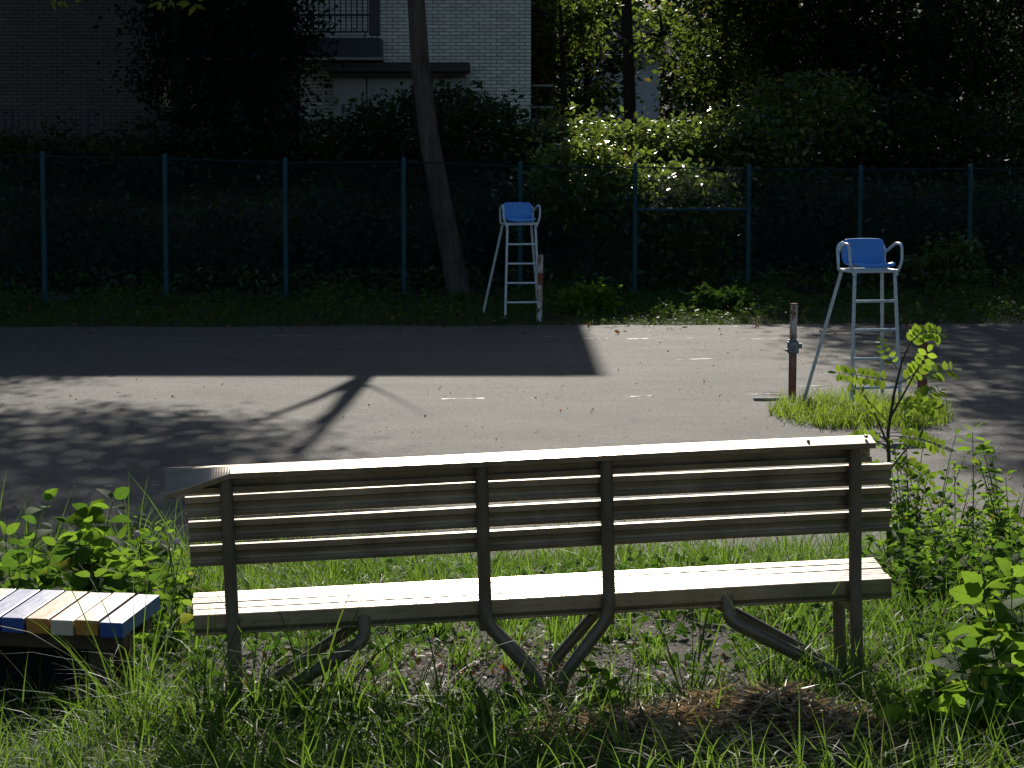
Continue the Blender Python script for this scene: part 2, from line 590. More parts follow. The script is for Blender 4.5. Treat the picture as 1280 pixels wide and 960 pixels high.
def leaf_verts(P, size, up=.6, droop=.25, T=T_LEAF, Fa=F_LEAF, rng=RNG, dirs=None):
    n = len(P)
    d = rng.normal(size=(n, 3)) if dirs is None else dirs + rng.normal(size=(n, 3)) * .35
    d[:, 2] = d[:, 2] * .6 - droop
    d = unit(d)
    nn = rng.normal(size=(n, 3)) * .75
    nn[:, 2] += up
    nn = unit(nn - d * (nn * d).sum(1, keepdims=True))
    s = np.cross(nn, d)
    sz = (size * rng.uniform(.6, 1.25, n))[:, None, None]
    V = P[:, None, :] + sz * (T[None, :, 0:1] * d[:, None] + T[None, :, 1:2] * s[:, None] + T[None, :, 2:3] * nn[:, None])
    Fc = (Fa[None] + (np.arange(n) * len(T))[:, None, None]).reshape(-1, Fa.shape[1])
    return V.reshape(-1, 3), Fc


def leaf_obj(name, P, size, mat, parent=None, **kw):
    V, Fc = leaf_verts(P, size, **kw)
    return mobj(name, mesh_np(name, V, Fc), mat, parent)


def clumps(n, c, r, clump=.35, per=40, shell=.45, rng=RNG):
    """n points in clumps inside an ellipsoid"""
    k = max(1, n // per)
    d = unit(rng.normal(size=(k, 3)))
    rad = (shell + (1 - shell) * rng.random(k)) ** .7
    C = d * rad[:, None] * np.array(r)
    idx = rng.integers(0, k, n)
    cs = clump * rng.uniform(.5, 1.4, k)
    return np.array(c) + C[idx] + rng.normal(size=(n, 3)) * cs[idx][:, None] * np.array([1, 1, .6])


def grass_mesh(name, P, h, w, lean, mat, seg=4, rng=RNG, head=None, start=0.0):
    n = len(P)
    th = rng.uniform(0, 2 * np.pi, n) if head is None else head
    hd = np.stack([np.cos(th), np.sin(th), np.zeros(n)], -1)
    tw = th + rng.normal(size=n) * .5 + np.pi / 2
    sd = np.stack([np.cos(tw), np.sin(tw), np.zeros(n)], -1)
    hh = h * rng.uniform(.45, 1.25, n); ll = lean * rng.uniform(.2, 1.5, n); ww = w * rng.uniform(.6, 1.3, n)
    V = np.zeros((n, 2 * seg + 1, 3))
    ang = np.zeros(n); p = P.copy(); a0 = start * rng.random(n)
    for i in range(seg + 1):
        t = i / seg
        wd = ww * (1 - t ** 1.6) * (.65 + .35 * min(1, t * 4))
        if i < seg:
            V[:, 2 * i] = p - sd * wd[:, None] / 2
            V[:, 2 * i + 1] = p + sd * wd[:, None] / 2
        else:
            V[:, 2 * seg] = p
        ang = a0 + ll * (t + .12) * 1.25
        step = (hh / seg)[:, None]
        p = p + step * (np.cos(ang)[:, None] * np.array([0, 0, 1.]) + np.sin(ang)[:, None] * hd)
    f = []
    for i in range(seg - 1):
        f += [[2 * i, 2 * i + 1, 2 * i + 3], [2 * i, 2 * i + 3, 2 * i + 2]]
    f.append([2 * seg - 2, 2 * seg - 1, 2 * seg])
    f = np.array(f)
    Fc = (f[None] + (np.arange(n) * (2 * seg + 1))[:, None, None]).reshape(-1, 3)
    return V.reshape(-1, 3), Fc


def grass_obj(name, P, h, w, lean, mat, **kw):
    V, Fc = grass_mesh(name, P, h, w, lean, mat, **kw)
    return mobj(name, mesh_np(name, V, Fc), mat)


# ------------------------------------------------------------------ building behind the fence
def build_building():
    YF = 55.0
    b = empty('apartment_building', (-8, YF, 2.2), 0, 'flat roofed apartment block with cream brick tiles and navy balcony', 'building')
    ox, oy, oz = b.location
    L = lambda x, y, z: (x - ox, y - oy, z - oz)
    wall = MB().box(L(-17.5, YF + .02, 1.8), L(.39, YF + 9, 12)).build('wall', M['mortar'], b)
    roof = MB().box(L(-17.7, YF - .12, 12.0), L(.52, YF + 9.2, 12.25)).build('roof', M['concrete'], b)
    MB().box(L(-12, YF + 9.02, 1.8), L(-.5, YF + 9.6, 11.5)).build('rear_wall', M['darkbrown'], b)
    MB().box(L(.392, YF + 3.2, 1.8), L(.90, YF + 8.6, 14.0)).build('side_wing', M['redbrown'], b, bevel=.01)
    # tiles: 227 x 60 mm with dark joints; the ones in plain sight are single pieces
    bw, bh, j = .227, .060, .012
    bm_ = MB().box((0, 0, 0), (bw, .03, bh))
    brick_me = bm_.mesh('brick'); brick_me.materials.append(M['brick'])
    rows = int((12 - 1.85) / (bh + j)); rest, rest2 = MB(), MB()
    vis = []
    for r in range(rows):
        z = 1.85 + r * (bh + j)
        x = .39 - bw - (0 if r % 2 else (bw + j) / 2)
        if r % 2 == 0: rest.box(L(.39 - (bw - j) / 2, YF - .01, z), L(.39, YF + .02, z + bh))
        while x > -17.4:
            if z < 6.2:
                if -2.75 < x and z > 3.2 and not (x < -.95 and z < 4.45) and z < 5.75:
                    vis.append((x, z))
                else:
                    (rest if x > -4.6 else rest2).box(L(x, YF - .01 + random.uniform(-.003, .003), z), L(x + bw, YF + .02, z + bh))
            x -= bw + j
    vis.sort(key=lambda q: -q[1] * 0 - abs(q[0] + 3) * 0 - q[0])
    for i, (x, z) in enumerate(vis):
        if i < 300:
            o = bpy.data.objects.new('brick', brick_me)
            o.location = Vector(L(x, YF - .01 + random.uniform(-.004, .004), z))
            link(o, wall)
        else:
            rest.box(L(x, YF - .01 + random.uniform(-.003, .003), z), L(x + bw, YF + .02, z + bh))
    tag(rest.build('brick_courses', M['brick'], wall), kind='stuff')
    tag(rest2.build('brick_courses', M['brick_shaded'], wall), kind='stuff')
    # balcony
    x0, x1 = -6.6, at(476, 40, 54).x
    z0, z1 = at(400, 72, 54).z, at(400, 48, 54).z
    bal = MB().box(L(x0, 53.6, z0), L(x1, YF - .012, z1)).build('balcony', M['navy'], b, bevel=.01)
    MB().box(L(x0 - .03, 53.55, z0 - .06), L(x1 + .03, YF - .012, z0 - .002)).build('slab', M['concrete'], bal)
    zt = z1 + 1.1
    for z in (z1 + .12, z1 + .45, z1 + .78, zt):
        MB().bar(L(x0, 53.7, z), L(x1 - .2, 53.7, z), .035).build('rail', M['navy'], bal)
    x = x0 + .06
    bar_me = MB().bar((0, 0, 0), (0, 0, zt - z1 - .12), .022).mesh('bar'); bar_me.materials.append(M['navy'])
    while x < x1 - .22:
        o = bpy.data.objects.new('baluster', bar_me); o.location = L(x, 53.72, z1 + .12); link(o, bal); x += .11
    MB().box(L(x1 - .22, 53.62, z1 + .05), L(x1 - .01, 53.95, zt + 1.5)).build('corner_panel', M['navy'], bal)
    for xx in (x1 - .3, x1 - .16, x1 - .05):
        MB().bar(L(xx, 53.7, z1 - .01), L(xx, 53.7, z1 + .13), .03).build('bracket', M['navy'], bal)
    # low canopy and pale panels below the balcony
    ca, cb = at(412, 77, 54).x, at(587, 77, 54).x
    za, zb = at(0, 90, 54).z, at(0, 78, 54).z
    MB().box(L(ca, 53.75, za), L(cb, YF - .012, zb)).build('canopy', M['darkbrown'], b, bevel=.02)
    MB().box(L(ca, 53.95, za - .09), L(cb - .1, YF - .012, za - .002)).build('gutter', M['darkbrown'], b)
    edges = [at(416, 0, 54.4).x, at(458, 0, 54.4).x, at(540, 0, 54.4).x, at(579, 0, 54.4).x]
    for i in range(3):
        MB().box(L(edges[i] + .012, 54.35, 2.2), L(edges[i + 1] - .012, YF - .012, za - .095)).build('wall_panel', M['panel'], b, bevel=.008)
    MB().tube([L(edges[3] + .05, 54.4, 2.2), L(edges[3] + .05, 54.4, za - .1)], .035).build('downpipe', M['panel'], b, True)
    # dark entrance and window left of the panels
    for (xa, xb, z0_, z1_) in ((-5.6, -4.45, 2.2, 4.2), (-7.3, -6.0, 3.3, 4.3)):
        w = MB().box(L(xa, YF - .05, z0_), L(xb, YF - .012, z1_)).build('window', M['glass_dark'], b)
        for e in ((xa - .05, xa), (xb, xb + .05)):
            MB().box(L(e[0], YF - .08, z0_ - .05), L(e[1], YF - .012, z1_ + .05)).build('frame', M['navy'], w)
        MB().box(L(xa, YF - .08, z1_ + .001), L(xb, YF - .012, z1_ + .05)).build('frame', M['navy'], w)
    return b


build_building()

# second house, far behind the trees in the gap
hs = empty('house', (2.0, 74, 2.6), 0, 'pale blue grey house wall glimpsed between the trees in the gap', 'house')
hw = MB().box((0, 0, -1), (2.1, 6, 2.4)).build('wall', M['siding'], hs)
for k in range(9):
    MB().box((-.002, -.012, -.3 + k * .3), (2.102, -.001, -.3 + k * .3 + .285)).build('siding_board', M['siding'], hw)
MB().extrude_x([(-.4, 2.4), (6.4, 2.4), (3, 3.7)], [-.4, 2.5]).build('roof', M['roof_tile'], hs)


def railing(name, label, x0, x1, Y, z0, h, step, mat):
    r = empty(name, (x0, Y, z0), 0, label, 'railing', 'railings on the upper terrace')
    MB().bar((0, 0, h), (x1 - x0, 0, h), .05).build('top_rail', mat, r)
    MB().bar((0, 0, .1), (x1 - x0, 0, .1), .03).build('bottom_rail', mat, r)
    bm_ = MB().bar((0, 0, .1), (0, 0, h), .022).mesh('baluster'); bm_.materials.append(mat)
    n = int((x1 - x0) / step)
    for i in range(1, n):
        o = bpy.data.objects.new('baluster', bm_); o.location = (i * step, 0, 0); link(o, r)
    for i in range(0, n + 1, 10):
        MB().bar((i * step, .03, -.4), (i * step, .03, h), .05).build('post', mat, r)
    return r


p = at(0, 189, 52.5)
railing('railing', 'dark railing with thin upright bars below the brick wall at left', -11.4, at(245, 0, 52.5).x, 52.5, p.z, .82, .15, M['navy'])
p = at(700, 192, 51.5)
railing('railing', 'dark railing half buried in sunlit ivy right of the building', at(672, 0, 51.5).x, at(835, 0, 51.5).x, 51.5, p.z, .66, .16, M['darkbrown'])
# two pale pipes fixed beside the building corner
pr = empty('pipe_rail', (.42, 55.5, 3.4), 0, 'pale pipe handrail catching light beside the brick corner', 'handrail')
for zz in (at(0, 107, 55.5).z, at(0, 134, 55.5).z, at(0, 149, 55.5).z):
    MB().tube([(0, 0, zz - 3.4), (at(692, 0, 55.5).x - .42, 0, zz - 3.4)], .022, 8).build('rail', M['panel'], pr, True)
for xx in (.08, at(690, 0, 55.5).x - .42):
    MB().tube([(xx, .03, -1.0), (xx, .03, at(0, 105, 55.5).z - 3.4)], .02, 8).build('post', M['darkbrown'], pr, True)


# ------------------------------------------------------------------ chain link fence
def build_fence():
    a, X0, Y0 = .165, -7.75, 43.75
    ux, uy = math.cos(a), math.sin(a)
    tops = {0: 2.60, 1: 2.56, 2: 2.49, 3: 2.50, 4: 2.42, 5: 2.40, 6: 2.36, 7: 2.35, 8: 2.36}
    f = empty('chain_link_fence', (X0, Y0, 0), a, 'tall teal chain link fence along the far side of the court', 'fence')
    top = lambda i: tops.get(i, 2.66 if i < 0 else 2.36)
    rng = range(-3, 12)
    gz = lambda i: Hs(X0 + 2 * ux * i, Y0 + 2 * uy * i)
    pm = MB().tube([(0, 0, 0), (0, 0, 1)], .04, 10).mesh('post')
    pm.materials.append(M['fence_green'])
    # one bay of diamond mesh, 2 m x 1 (scaled to the bay height)
    h0 = 2.35; cell = .056
    V, Fc = [], []
    def wire(p, q, r=.0026):
        n = len(V)
        for c in (p, q):
            for k in range(3):
                g = 2 * math.pi * k / 3
                V.append((c[0] + math.cos(g) * r * .7, math.sin(g) * r, c[1] + math.cos(g) * r * .7))
        for k in range(3):
            b_ = (k + 1) % 3
            Fc.append((n + k, n + b_, n + 3 + b_, n + 3 + k))
    for s in (1, -1):
        k = -h0
        while k < 2.0:
            pts = []
            x_a, x_b = max(k, 0), min(k + h0, 2.0)
            if x_b > x_a + .01:
                za, zb = x_a - k, x_b - k
                if s < 0: za, zb = h0 - za, h0 - zb
                wire((x_a, za), (x_b, zb))
            k += cell * math.sqrt(2)
    mesh_me = mesh_np('wire_mesh', np.array(V), np.array(Fc)); mesh_me.materials.append(M['wire'])
    for i in rng:
        o = bpy.data.objects.new('post', pm); o.location = (2 * i, 0, gz(i) - .3); o.scale = (1, 1, top(i) + .3 - gz(i)); link(o, f)
        MB().tube([(2 * i, 0, top(i)), (2 * i, 0, top(i) + .035)], [.045, .02], 10).build('post_cap', M['fence_green'], f, True)
        if i == rng[-1]: break
        zt0, zt1 = top(i) - .05, top(i + 1) - .05
        MB().tube([(2 * i, 0, zt0), (2 * i + 2, 0, zt1)], .013, 8).build('top_rail', M['rail_dark'], f, True)
        zb = max(gz(i), gz(i + 1)) + .03
        if i != 5:
            o = bpy.data.objects.new('wire_mesh', mesh_me)
            o.matrix_local = Matrix(((1, 0, 0, 2 * i), (0, 1, 0, -.045), ((zt1 - zt0) / 2, 0, (zt0 - zb) / h0, zb), (0, 0, 0, 1)))
            link(o, f)
        else:
            zg = at(866, 262, 45.4).z
            for (z0_, z1_) in ((zg, zt0), (zb, zg)):
                o = bpy.data.objects.new('wire_mesh', mesh_me)
                o.matrix_local = Matrix(((1, 0, 0, 2 * i), (0, 1, 0, -.045), (0, 0, (z1_ - z0_) / h0, z0_), (0, 0, 0, 1)))
                link(o, f)
            MB().tube([(2 * i, 0, zg), (2 * i + 2, 0, zg)], .03, 8).build('gate_bar', M['fence_green'], f, True)
        for q in (.25, .5, .75):
            MB().tube([(2 * i, -.05, zb + (zt0 - zb) * q), (2 * i + 1, -.05, zb + (zt0 - zb) * q - .012), (2 * i + 2, -.05, zb + (zt1 - zb) * q)], .0025, 5).build('tension_wire', M['rail_dark'], f, True)
    return f


build_fence()


# ------------------------------------------------------------------ umpire chairs
def build_umpire_chair(loc, rz, label):
    c = empty('umpire_chair', loc, rz, label, 'umpire chair', 'umpire chairs beside the court')
    P = M['chair_paint']; r = .019
    zs = 1.5
    for s in (-1, 1):
        MB().tube([(s * .22, -.20, zs - .01), (s * .275, -.30, -.03)], r, 10).build('leg', P, c, True)
        MB().tube([(s * .225, .20, zs - .01), (s * .46, .78, -.03)], r, 10).build('leg', P, c, True)
    for k in range(4):
        z = .30 * (k + 1) - .01
        t = (zs - z) / zs
        x = .22 + .055 * t; y = -.20 - .10 * t
        MB().tube([(-x, y, z), (x, y, z)], .016, 8).build('rung', P, c, True)
    fr = MB()
    fr.tube(bend([(-.25, -.22, zs), (.25, -.22, zs), (.25, .22, zs), (-.25, .22, zs), (-.25, -.22, zs), (-.2, -.22, zs)], .03, 3), .017, 8)
    fr.build('seat_frame', P, c, True)
    MB().tube(bend([(-.255, .21, zs), (-.262, .25, zs + .285), (.262, .25, zs + .285), (.255, .21, zs)], .09, 6), .017, 8).build('back_frame', P, c, True)
    for s in (-1, 1):
        MB().tube(bend([(s * .258, .235, zs + .17), (s * .285, -.05, zs + .29), (s * .29, -.22, zs + .28), (s * .285, -.235, zs + .10), (s * .25, -.215, zs)], .09, 6), .016, 8).build('armrest', P, c, True)
    # moulded seat shell: profile swept across the width
    prof = [(-.235, .035), (-.225, .062), (-.18, .066), (-.08, .05), (.04, .045), (.12, .06), (.165, .10), (.18, .17), (.19, .255), (.196, .335)]
    wid = [.205, .225, .228, .228, .23, .238, .242, .242, .238, .215]
    nv = 11; V = []; Fq = []
    for (y, z), w_ in zip(prof, wid):
        for k in range(nv):
            u = -1 + 2 * k / (nv - 1)
            e = abs(u) ** 3
            back = max(0, (z - .08) / .27)
            V.append((u * w_, y - e * .035 * back, zs + z + e * .022 * (1 - back) - .012 * back * e))
    m_ = len(prof)
    for i in range(m_ - 1):
        for k in range(nv - 1):
            a = i * nv + k
            Fq.append((a, a + 1, a + nv + 1, a + nv))
    sm = MB(); sm.add(V, Fq)
    so = sm.build('seat_shell', M['seat_blue'], c, True, angle=180)
    md = so.modifiers.new('thick', 'SOLIDIFY'); md.thickness = .03; md.offset = 0
    md = so.modifiers.new('sub', 'SUBSURF'); md.levels = md.render_levels = 1
    for s in (-1, 1):
        MB().tube([(s * .23, -.221, zs - .04), (s * .23, -.228, zs + .02)], .024, 8).build('bracket', P, c, True)
    return c


pf = gp(653, 404)
ch1 = build_umpire_chair((at(653, 404, 40.9).x - .05, 41.2, Hs(.1, 41.2)), math.radians(10), 'blue seated umpire chair standing at the far edge by the fence')
p2 = gp(1107, 519)
ch2 = build_umpire_chair((p2.x - .16, p2.y + .3, 0), math.radians(12), 'blue seated umpire chair standing nearer in the grass tuft at right')


# ------------------------------------------------------------------ net posts
def net_post(px, py, top_py, label, kind):
    g = gp(px, py); Y = g.y
    h = at(px, top_py, Y).z
    o = empty('net_post', (g.x, g.y, 0), 0, label, 'net post', 'old tennis net posts')
    if kind == 'far':
        MB().tube([(0, 0, -.1), (.01, 0, h * .56)], .045, 14).build('shaft', M['white_rust'], o, True)
        MB().tube([(.01, 0, h * .56), (.013, 0, h * .74)], .0455, 14).build('band', M['rust_post'], o, True)
        MB().tube([(.013, 0, h * .74), (.017, 0, h), (.017, 0, h + .004)], [.045, .045, .03], 14).build('shaft', M['white_rust'], o, True)
    elif kind == 'crank':
        MB().tube([(0, 0, -.1), (.004, 0, h * .54)], .043, 14).build('shaft', M['rust_post'], o, True)
        MB().tube([(.004, 0, h * .54), (.012, 0, h)], .041, 14).build('upper_shaft', M['white_rust'], o, True)
        MB().tube([(.012, 0, h), (.012, 0, h + .015)], [.044, .04], 14).build('cap', M['rust_post'], o, True)
        cr = MB().box((-.055, -.065, h * .50), (.065, .055, h * .62)).build('crank_box', M['crank'], o, bevel=.008)
        MB().tube([(.065, -.02, h * .575), (.10, -.02, h * .575)], .028, 12).build('ratchet', M['crank'], cr, True)
        MB().tube([(.02, -.065, h * .53), (.02, -.11, h * .53)], .02, 10).build('axle', M['crank'], cr, True)
        MB().tube([(-.055, -.02, h * .53), (-.085, -.02, h * .53)], .014, 10).build('bolt', M['crank'], cr, True)
        for q in (.495, .622):
            MB().tube([(.004, 0, h * q), (.004, 0, h * q + .018)], .054, 14).build('clamp', M['crank'], cr, True)
        MB().box((-.42, .0, .003), (-.06, .07, .03)).build('base_strip', M['concrete'], o)
    else:
        MB().tube([(0, 0, -.1), (.006, 0, h * .55)], .052, 14).build('shaft', M['rust_post'], o, True)
        MB().tube([(.006, 0, h * .52), (.006, 0, h * .62)], .066, 14).build('clamp', M['rust_post'], o, True)
        MB().tube([(.006, 0, h * .62), (.01, 0, h * .88)], .05, 14).build('upper_shaft', M['rust_post'], o, True)
        MB().tube([(.01, 0, h * .88), (.01, 0, h * .95)], .057, 14).build('collar', M['white_rust'], o, True)
        MB().tube([(.01, 0, h * .95), (.01, 0, h * 1.0)], [.035, .022], 12).build('cap', M['rust_post'], o, True)
    return o


net_post(674, 403, 319, 'chipped white net post with brown band beside the far umpire chair', 'far')
net_post(990, 501, 381, 'rusty net post with pale top and crank on the open court', 'crank')
net_post(1152, 510, 417, 'dark rusty net post with knob top behind the locust sapling', 'knob')


# ------------------------------------------------------------------ aluminium bench
def build_bench():
    b = empty('park_bench', (.138, 9.33, .865), 0, 'long weathered aluminium slat bench seen from behind', 'bench')
    b.rotation_euler = (Matrix.Rotation(.0968, 3, 'Z') @ Matrix.Rotation(-.0359, 3, 'Y')).to_euler()
    A, T = M['alu'], M['steel']
    lean = -.0985; hL = 1.26; sh = .43
    ly = lambda z: lean * (z - sh)
    def channel(hh, dep, lip, th=.004):
        # C profile open to the rear (-y), rear lips turned in; origin at rear bottom
        return [(0, 0), (dep, 0), (dep, hh), (.0015, hh), (0, hh - lip), (.008, hh - lip - .002), (dep - th, hh - lip - .006), (dep - th, lip * .7 + .004), (.006, lip * .7), (0, lip * .7)]
    # three back slats
    for k in range(3):
        z0 = .607 + k * (.0735 + .0143)
        xa, xb = -hL + random.uniform(-.006, .004), hL + random.uniform(-.006, .006)
        prof = channel(.0735, .040, .022)
        MB().extrude_x(prof, np.linspace(xa, xb, 9), lambda x, y, z: (x, y + ly(z0 + z) + .0, z0 + z + .002 * math.sin(x * 2 + k))).build('back_slat', A, b, bevel=.0012)
    # wide top slat: slipped to the left, its left end knocked down
    z0, zt = .8655, .945
    hz = zt - z0
    prof = [(-.064, hz - .022), (-.064, hz - .002), (.020, hz + .016), (.036, hz + .016), (.036, 0), (.0, 0), (.0, .020), (.004, .020), (.004, .004), (.032, .004), (.032, hz + .012), (.02, hz + .012), (-.060, hz - .006), (-.060, hz - .022)]
    def dent(x, y, z):
        d = max(0, (-1.10 - x) / .23)
        d2 = d
        if z > .05:
            k = (.036 - y) / .100
            z = z - .07 * d2 * k
            y = y + .03 * d2 * k
        return (x, y + ly(z0 + z), z0 + z + .0015 * math.sin(x * 3))
    xs_ = [-1.328 + .228 * i / 24 for i in range(25)] + [ -.8, -.4, 0, .4, .8, 1.1, 1.186]
    MB().extrude_x(prof, xs_, dent).build('top_slat', A, b, bevel=.0012)
    for (x, z) in ((-1.2, .90), (1.16, .962), (.95, .955)):
        MB().tube([(x, ly(z) - .01, z), (x, ly(z) - .028, z)], .006, 8).build('bolt', T, b, True)
    # four seat slats, ribbed on top, tilting down towards the backrest
    tilt = .11
    w, g = .067, .0065
    for k in range(4):
        y0 = .0 + k * (w + g)
        hh = .076 if k in (0, 3) else .045
        prof = []
        n = 12
        for i in range(n + 1):
            y = w * i / n
            prof.append((y, (-.0016 if i % 4 == 0 else 0.0) if 0 < i < n else -.002))
        prof += [(w, -hh), (w - .018, -hh), (w - .018, -hh + .004), (w - .004, -hh + .004), (w - .004, -.006), (.004, -.006), (.004, -hh + .004), (.018, -hh + .004), (.018, -hh), (.010, -hh), (.003, -hh + .012), (0, -hh + .026)]
        xa, xb = -hL + random.uniform(-.006, .008), hL + random.uniform(-.012, .012)
        MB().extrude_x(prof, np.linspace(xa, xb, 7), lambda x, y, z: (x, y0 + y, sh + z + (y0 + y) * tilt + .0012 * math.sin(x * 2.3 + k * 2))).build('seat_slat', A, b)
    # tube frames: rear plane carries the back, front plane stops under the seat
    R = .0235
    yr, yf = -.030, .255
    zu = sh - .080
    for s in (-1, 1):
        MB().tube([(s * 1.118, yr + ly(.925), .925), (s * 1.118, yr, sh), (s * 1.118, yr, -.12)], R, 14).build('upright', T, b, True)
        MB().tube(bend([(s * .222, yr + ly(.925), .925), (s * .222, yr, sh + .03), (s * .222, yr, zu + .005), (s * .035, yr, .13), (s * .03, yr, -.15)], .07, 6), R, 14).build('upright', T, b, True)
        MB().tube(bend([(s * .655, yr + .03, zu + .04), (s * .655, yr, zu - .035), (s * 1.06, yr, .085), (s * 1.075, yr, -.12)], .07, 6), R, 14).build('brace', T, b, True)
        MB().tube([(s * 1.118, yf, zu + .03), (s * 1.118, yf, -.12)], R, 14).build('front_leg', T, b, True)
        MB().tube(bend([(s * .222, yf, zu + .03), (s * .222, yf, zu - .02), (s * .035, yf, .13), (s * .03, yf, -.12)], .05, 5), R * .9, 14).build('front_leg', T, b, True)
        MB().tube(bend([(s * .655, yf, zu + .03), (s * .655, yf, zu - .02), (s * 1.06, yf, .085), (s * 1.075, yf, -.12)], .05, 5), R * .9, 14).build('brace', T, b, True)
        for x in (1.118, .222):
            MB().box((s * x - .02, yr + .02, zu - .03), (s * x + .02, yf + .03, zu + .002)).build('seat_bearer', T, b)
        for x in (1.118, .222):
            for z in (.62, .70, .79, .90):
                MB().tube([(s * x, yr + ly(z) - .022, z), (s * x, yr + ly(z) - .030, z)], .006, 8).build('bolt', T, b, True)
    return b


build_bench()


# ------------------------------------------------------------------ painted plank bench
def build_plank_bench():
    Y = 9.55
    q = at(156, 776, Y)                # near right top corner
    gz = Hs(q.x, q.y)
    b = empty('plank_bench', (q.x, q.y, gz), math.radians(-8.0), 'low bench of blue, orange and cream painted planks at left', 'bench')
    b.rotation_euler = (math.radians(4.5), 0, math.radians(-11.5))
    zt = q.z - gz
    cols = ['p_blue', 'p_orange', 'p_cream', 'p_orange', 'p_blue', 'p_blue', 'p_cream', 'p_orange', 'p_blue']
    x = .0
    w, th, dep = .088, .058, .42
    for i, c in enumerate(cols):
        dz = random.uniform(-.003, .003)
        xa = x - w
        MB().box((xa, random.uniform(-.004, .004), zt - th + dz), (x, dep + random.uniform(-.006, .006), zt + dz)).build('plank', M[c], b, bevel=.004)
        x = xa - .008
    xe = x
    for y in (.05, dep - .11):
        MB().box((xe, y, zt - th - .065), (-.02, y + .06, zt - th - .005)).build('bearer', M['twig'], b, bevel=.003)
    for xx in (-.12, -.72):
        for y in (.045, dep - .12):
            MB().box((xx - .035, y + .002, -.15), (xx + .03, y + .058, zt - th - .067)).build('leg', M['twig'], b, bevel=.004)
    MB().box((xe, .11, -.1), (-.19, .14, zt - th - .07)).build('shaded_skirt_board', M['black'], b)  # board coloured as the dark shade below the planks
    return b


build_plank_bench()

# ------------------------------------------------------------------ straw pile
sp = at(915, 930, 8.75)
pile = empty('straw_pile', (sp.x + .02, 8.60, Hs(sp.x, 8.60)), 0, 'low pile of dry cut straw and brown mulch in front of the bench', 'straw pile')


def mound(x, y):
    return .11 * np.exp(-((x / .62) ** 2 + (y / .40) ** 2) ** 1.3) * (1 + .25 * np.sin(x * 9 + y * 5) + .2 * np.sin(x * 17 - y * 11)) - .012


gx, gy = np.linspace(-.85, .85, 66), np.linspace(-.6, .55, 46)
md = mobj('mound', grid_mesh('mound', gx, gy, lambda X, Y_: mound(X, Y_)), M['mulch'], pile, True)
n = 5200
u = RNG.normal(size=(n, 2)) * np.array([.38, .23])
P = np.stack([u[:, 0], u[:, 1], mound(u[:, 0], u[:, 1]) + RNG.uniform(0, .03, n)], -1)
th = RNG.uniform(0, 2 * np.pi, n)
dirs = np.stack([np.cos(th), np.sin(th), RNG.normal(size=n) * .28], -1)
T_STR = np.array([[0, 0, 0], [.5, .03, .05], [.5, -.03, .05], [1, 0, 0]])
V, Fc = leaf_verts(P, .115, up=.8, droop=0, T=T_STR, dirs=dirs)
tag(mobj('straw', mesh_np('straw', V, Fc), M['straw'], pile), kind='stuff')

n = 260
u = RNG.normal(size=(n, 2)) * np.array([.36, .22])
Pk = np.stack([u[:, 0], u[:, 1], mound(u[:, 0], u[:, 1]) + .004], -1)
ico = np.array([[1, 0, 0], [-1, 0, 0], [0, 1, 0], [0, -1, 0], [0, 0, .7], [0, 0, -.7]]); icf = np.array([[0, 2, 4], [2, 1, 4], [1, 3, 4], [3, 0, 4], [2, 0, 5], [1, 2, 5], [3, 1, 5], [0, 3, 5]])
V = Pk[:, None] + RNG.uniform(.012, .045, n)[:, None, None] * (ico[None] * RNG.uniform(.5, 1.4, (n, 6, 3)))
tag(mobj('clods', mesh_np('clods', V.reshape(-1, 3), (icf[None] + (np.arange(n) * 6)[:, None, None]).reshape(-1, 3)), M['mulch'], pile), kind='stuff')
# fallen leaves on the bare patch
n = 900
pc = at(560, 860, 9.7)
u = np.concatenate([RNG.normal(size=(600, 2)) * np.array([.5, .45]) + np.array([pc.x, 10.1]), RNG.normal(size=(700, 2)) * np.array([.6, .3]) + np.array([.75, 8.5])])
P = np.stack([u[:, 0], u[:, 1], H(u[:, 0], u[:, 1]) + np.maximum(0, mound(u[:, 0] - sp.x, u[:, 1] - 8.60)) + RNG.uniform(.004, .03, len(u))], -1)
tag(leaf_obj('fallen_leaves', P, .034, M['litter'], up=3.0, droop=0, T=T_LEAF2, Fa=F_LEAF2), 'brown fallen leaves scattered on the bare ground under the bench', 'leaf litter', kind='stuff')
n = 260
u = np.stack([RNG.uniform(-9, 6, n), RNG.uniform(38.5, 43, n)], -1)
P = np.stack([u[:, 0], u[:, 1], np.maximum(H(u[:, 0], u[:, 1]), 0) + .012], -1)
tag(leaf_obj('fallen_leaves', P, .10, M['litter'], up=2.0, droop=0, T=T_LEAF2, Fa=F_LEAF2), 'yellow brown fallen leaves lying along the far court edge', 'leaf litter', kind='stuff')
n = 420
u = np.stack([RNG.uniform(-7, 7, n), RNG.uniform(19, 40, n)], -1)
P = np.stack([u[:, 0], u[:, 1], np.full(n, .006)], -1)
tag(leaf_obj('court_litter', P, .045, M['litter'], up=4.0, droop=0), 'small dry leaves and twigs scattered over the open court', 'leaf litter', kind='stuff')
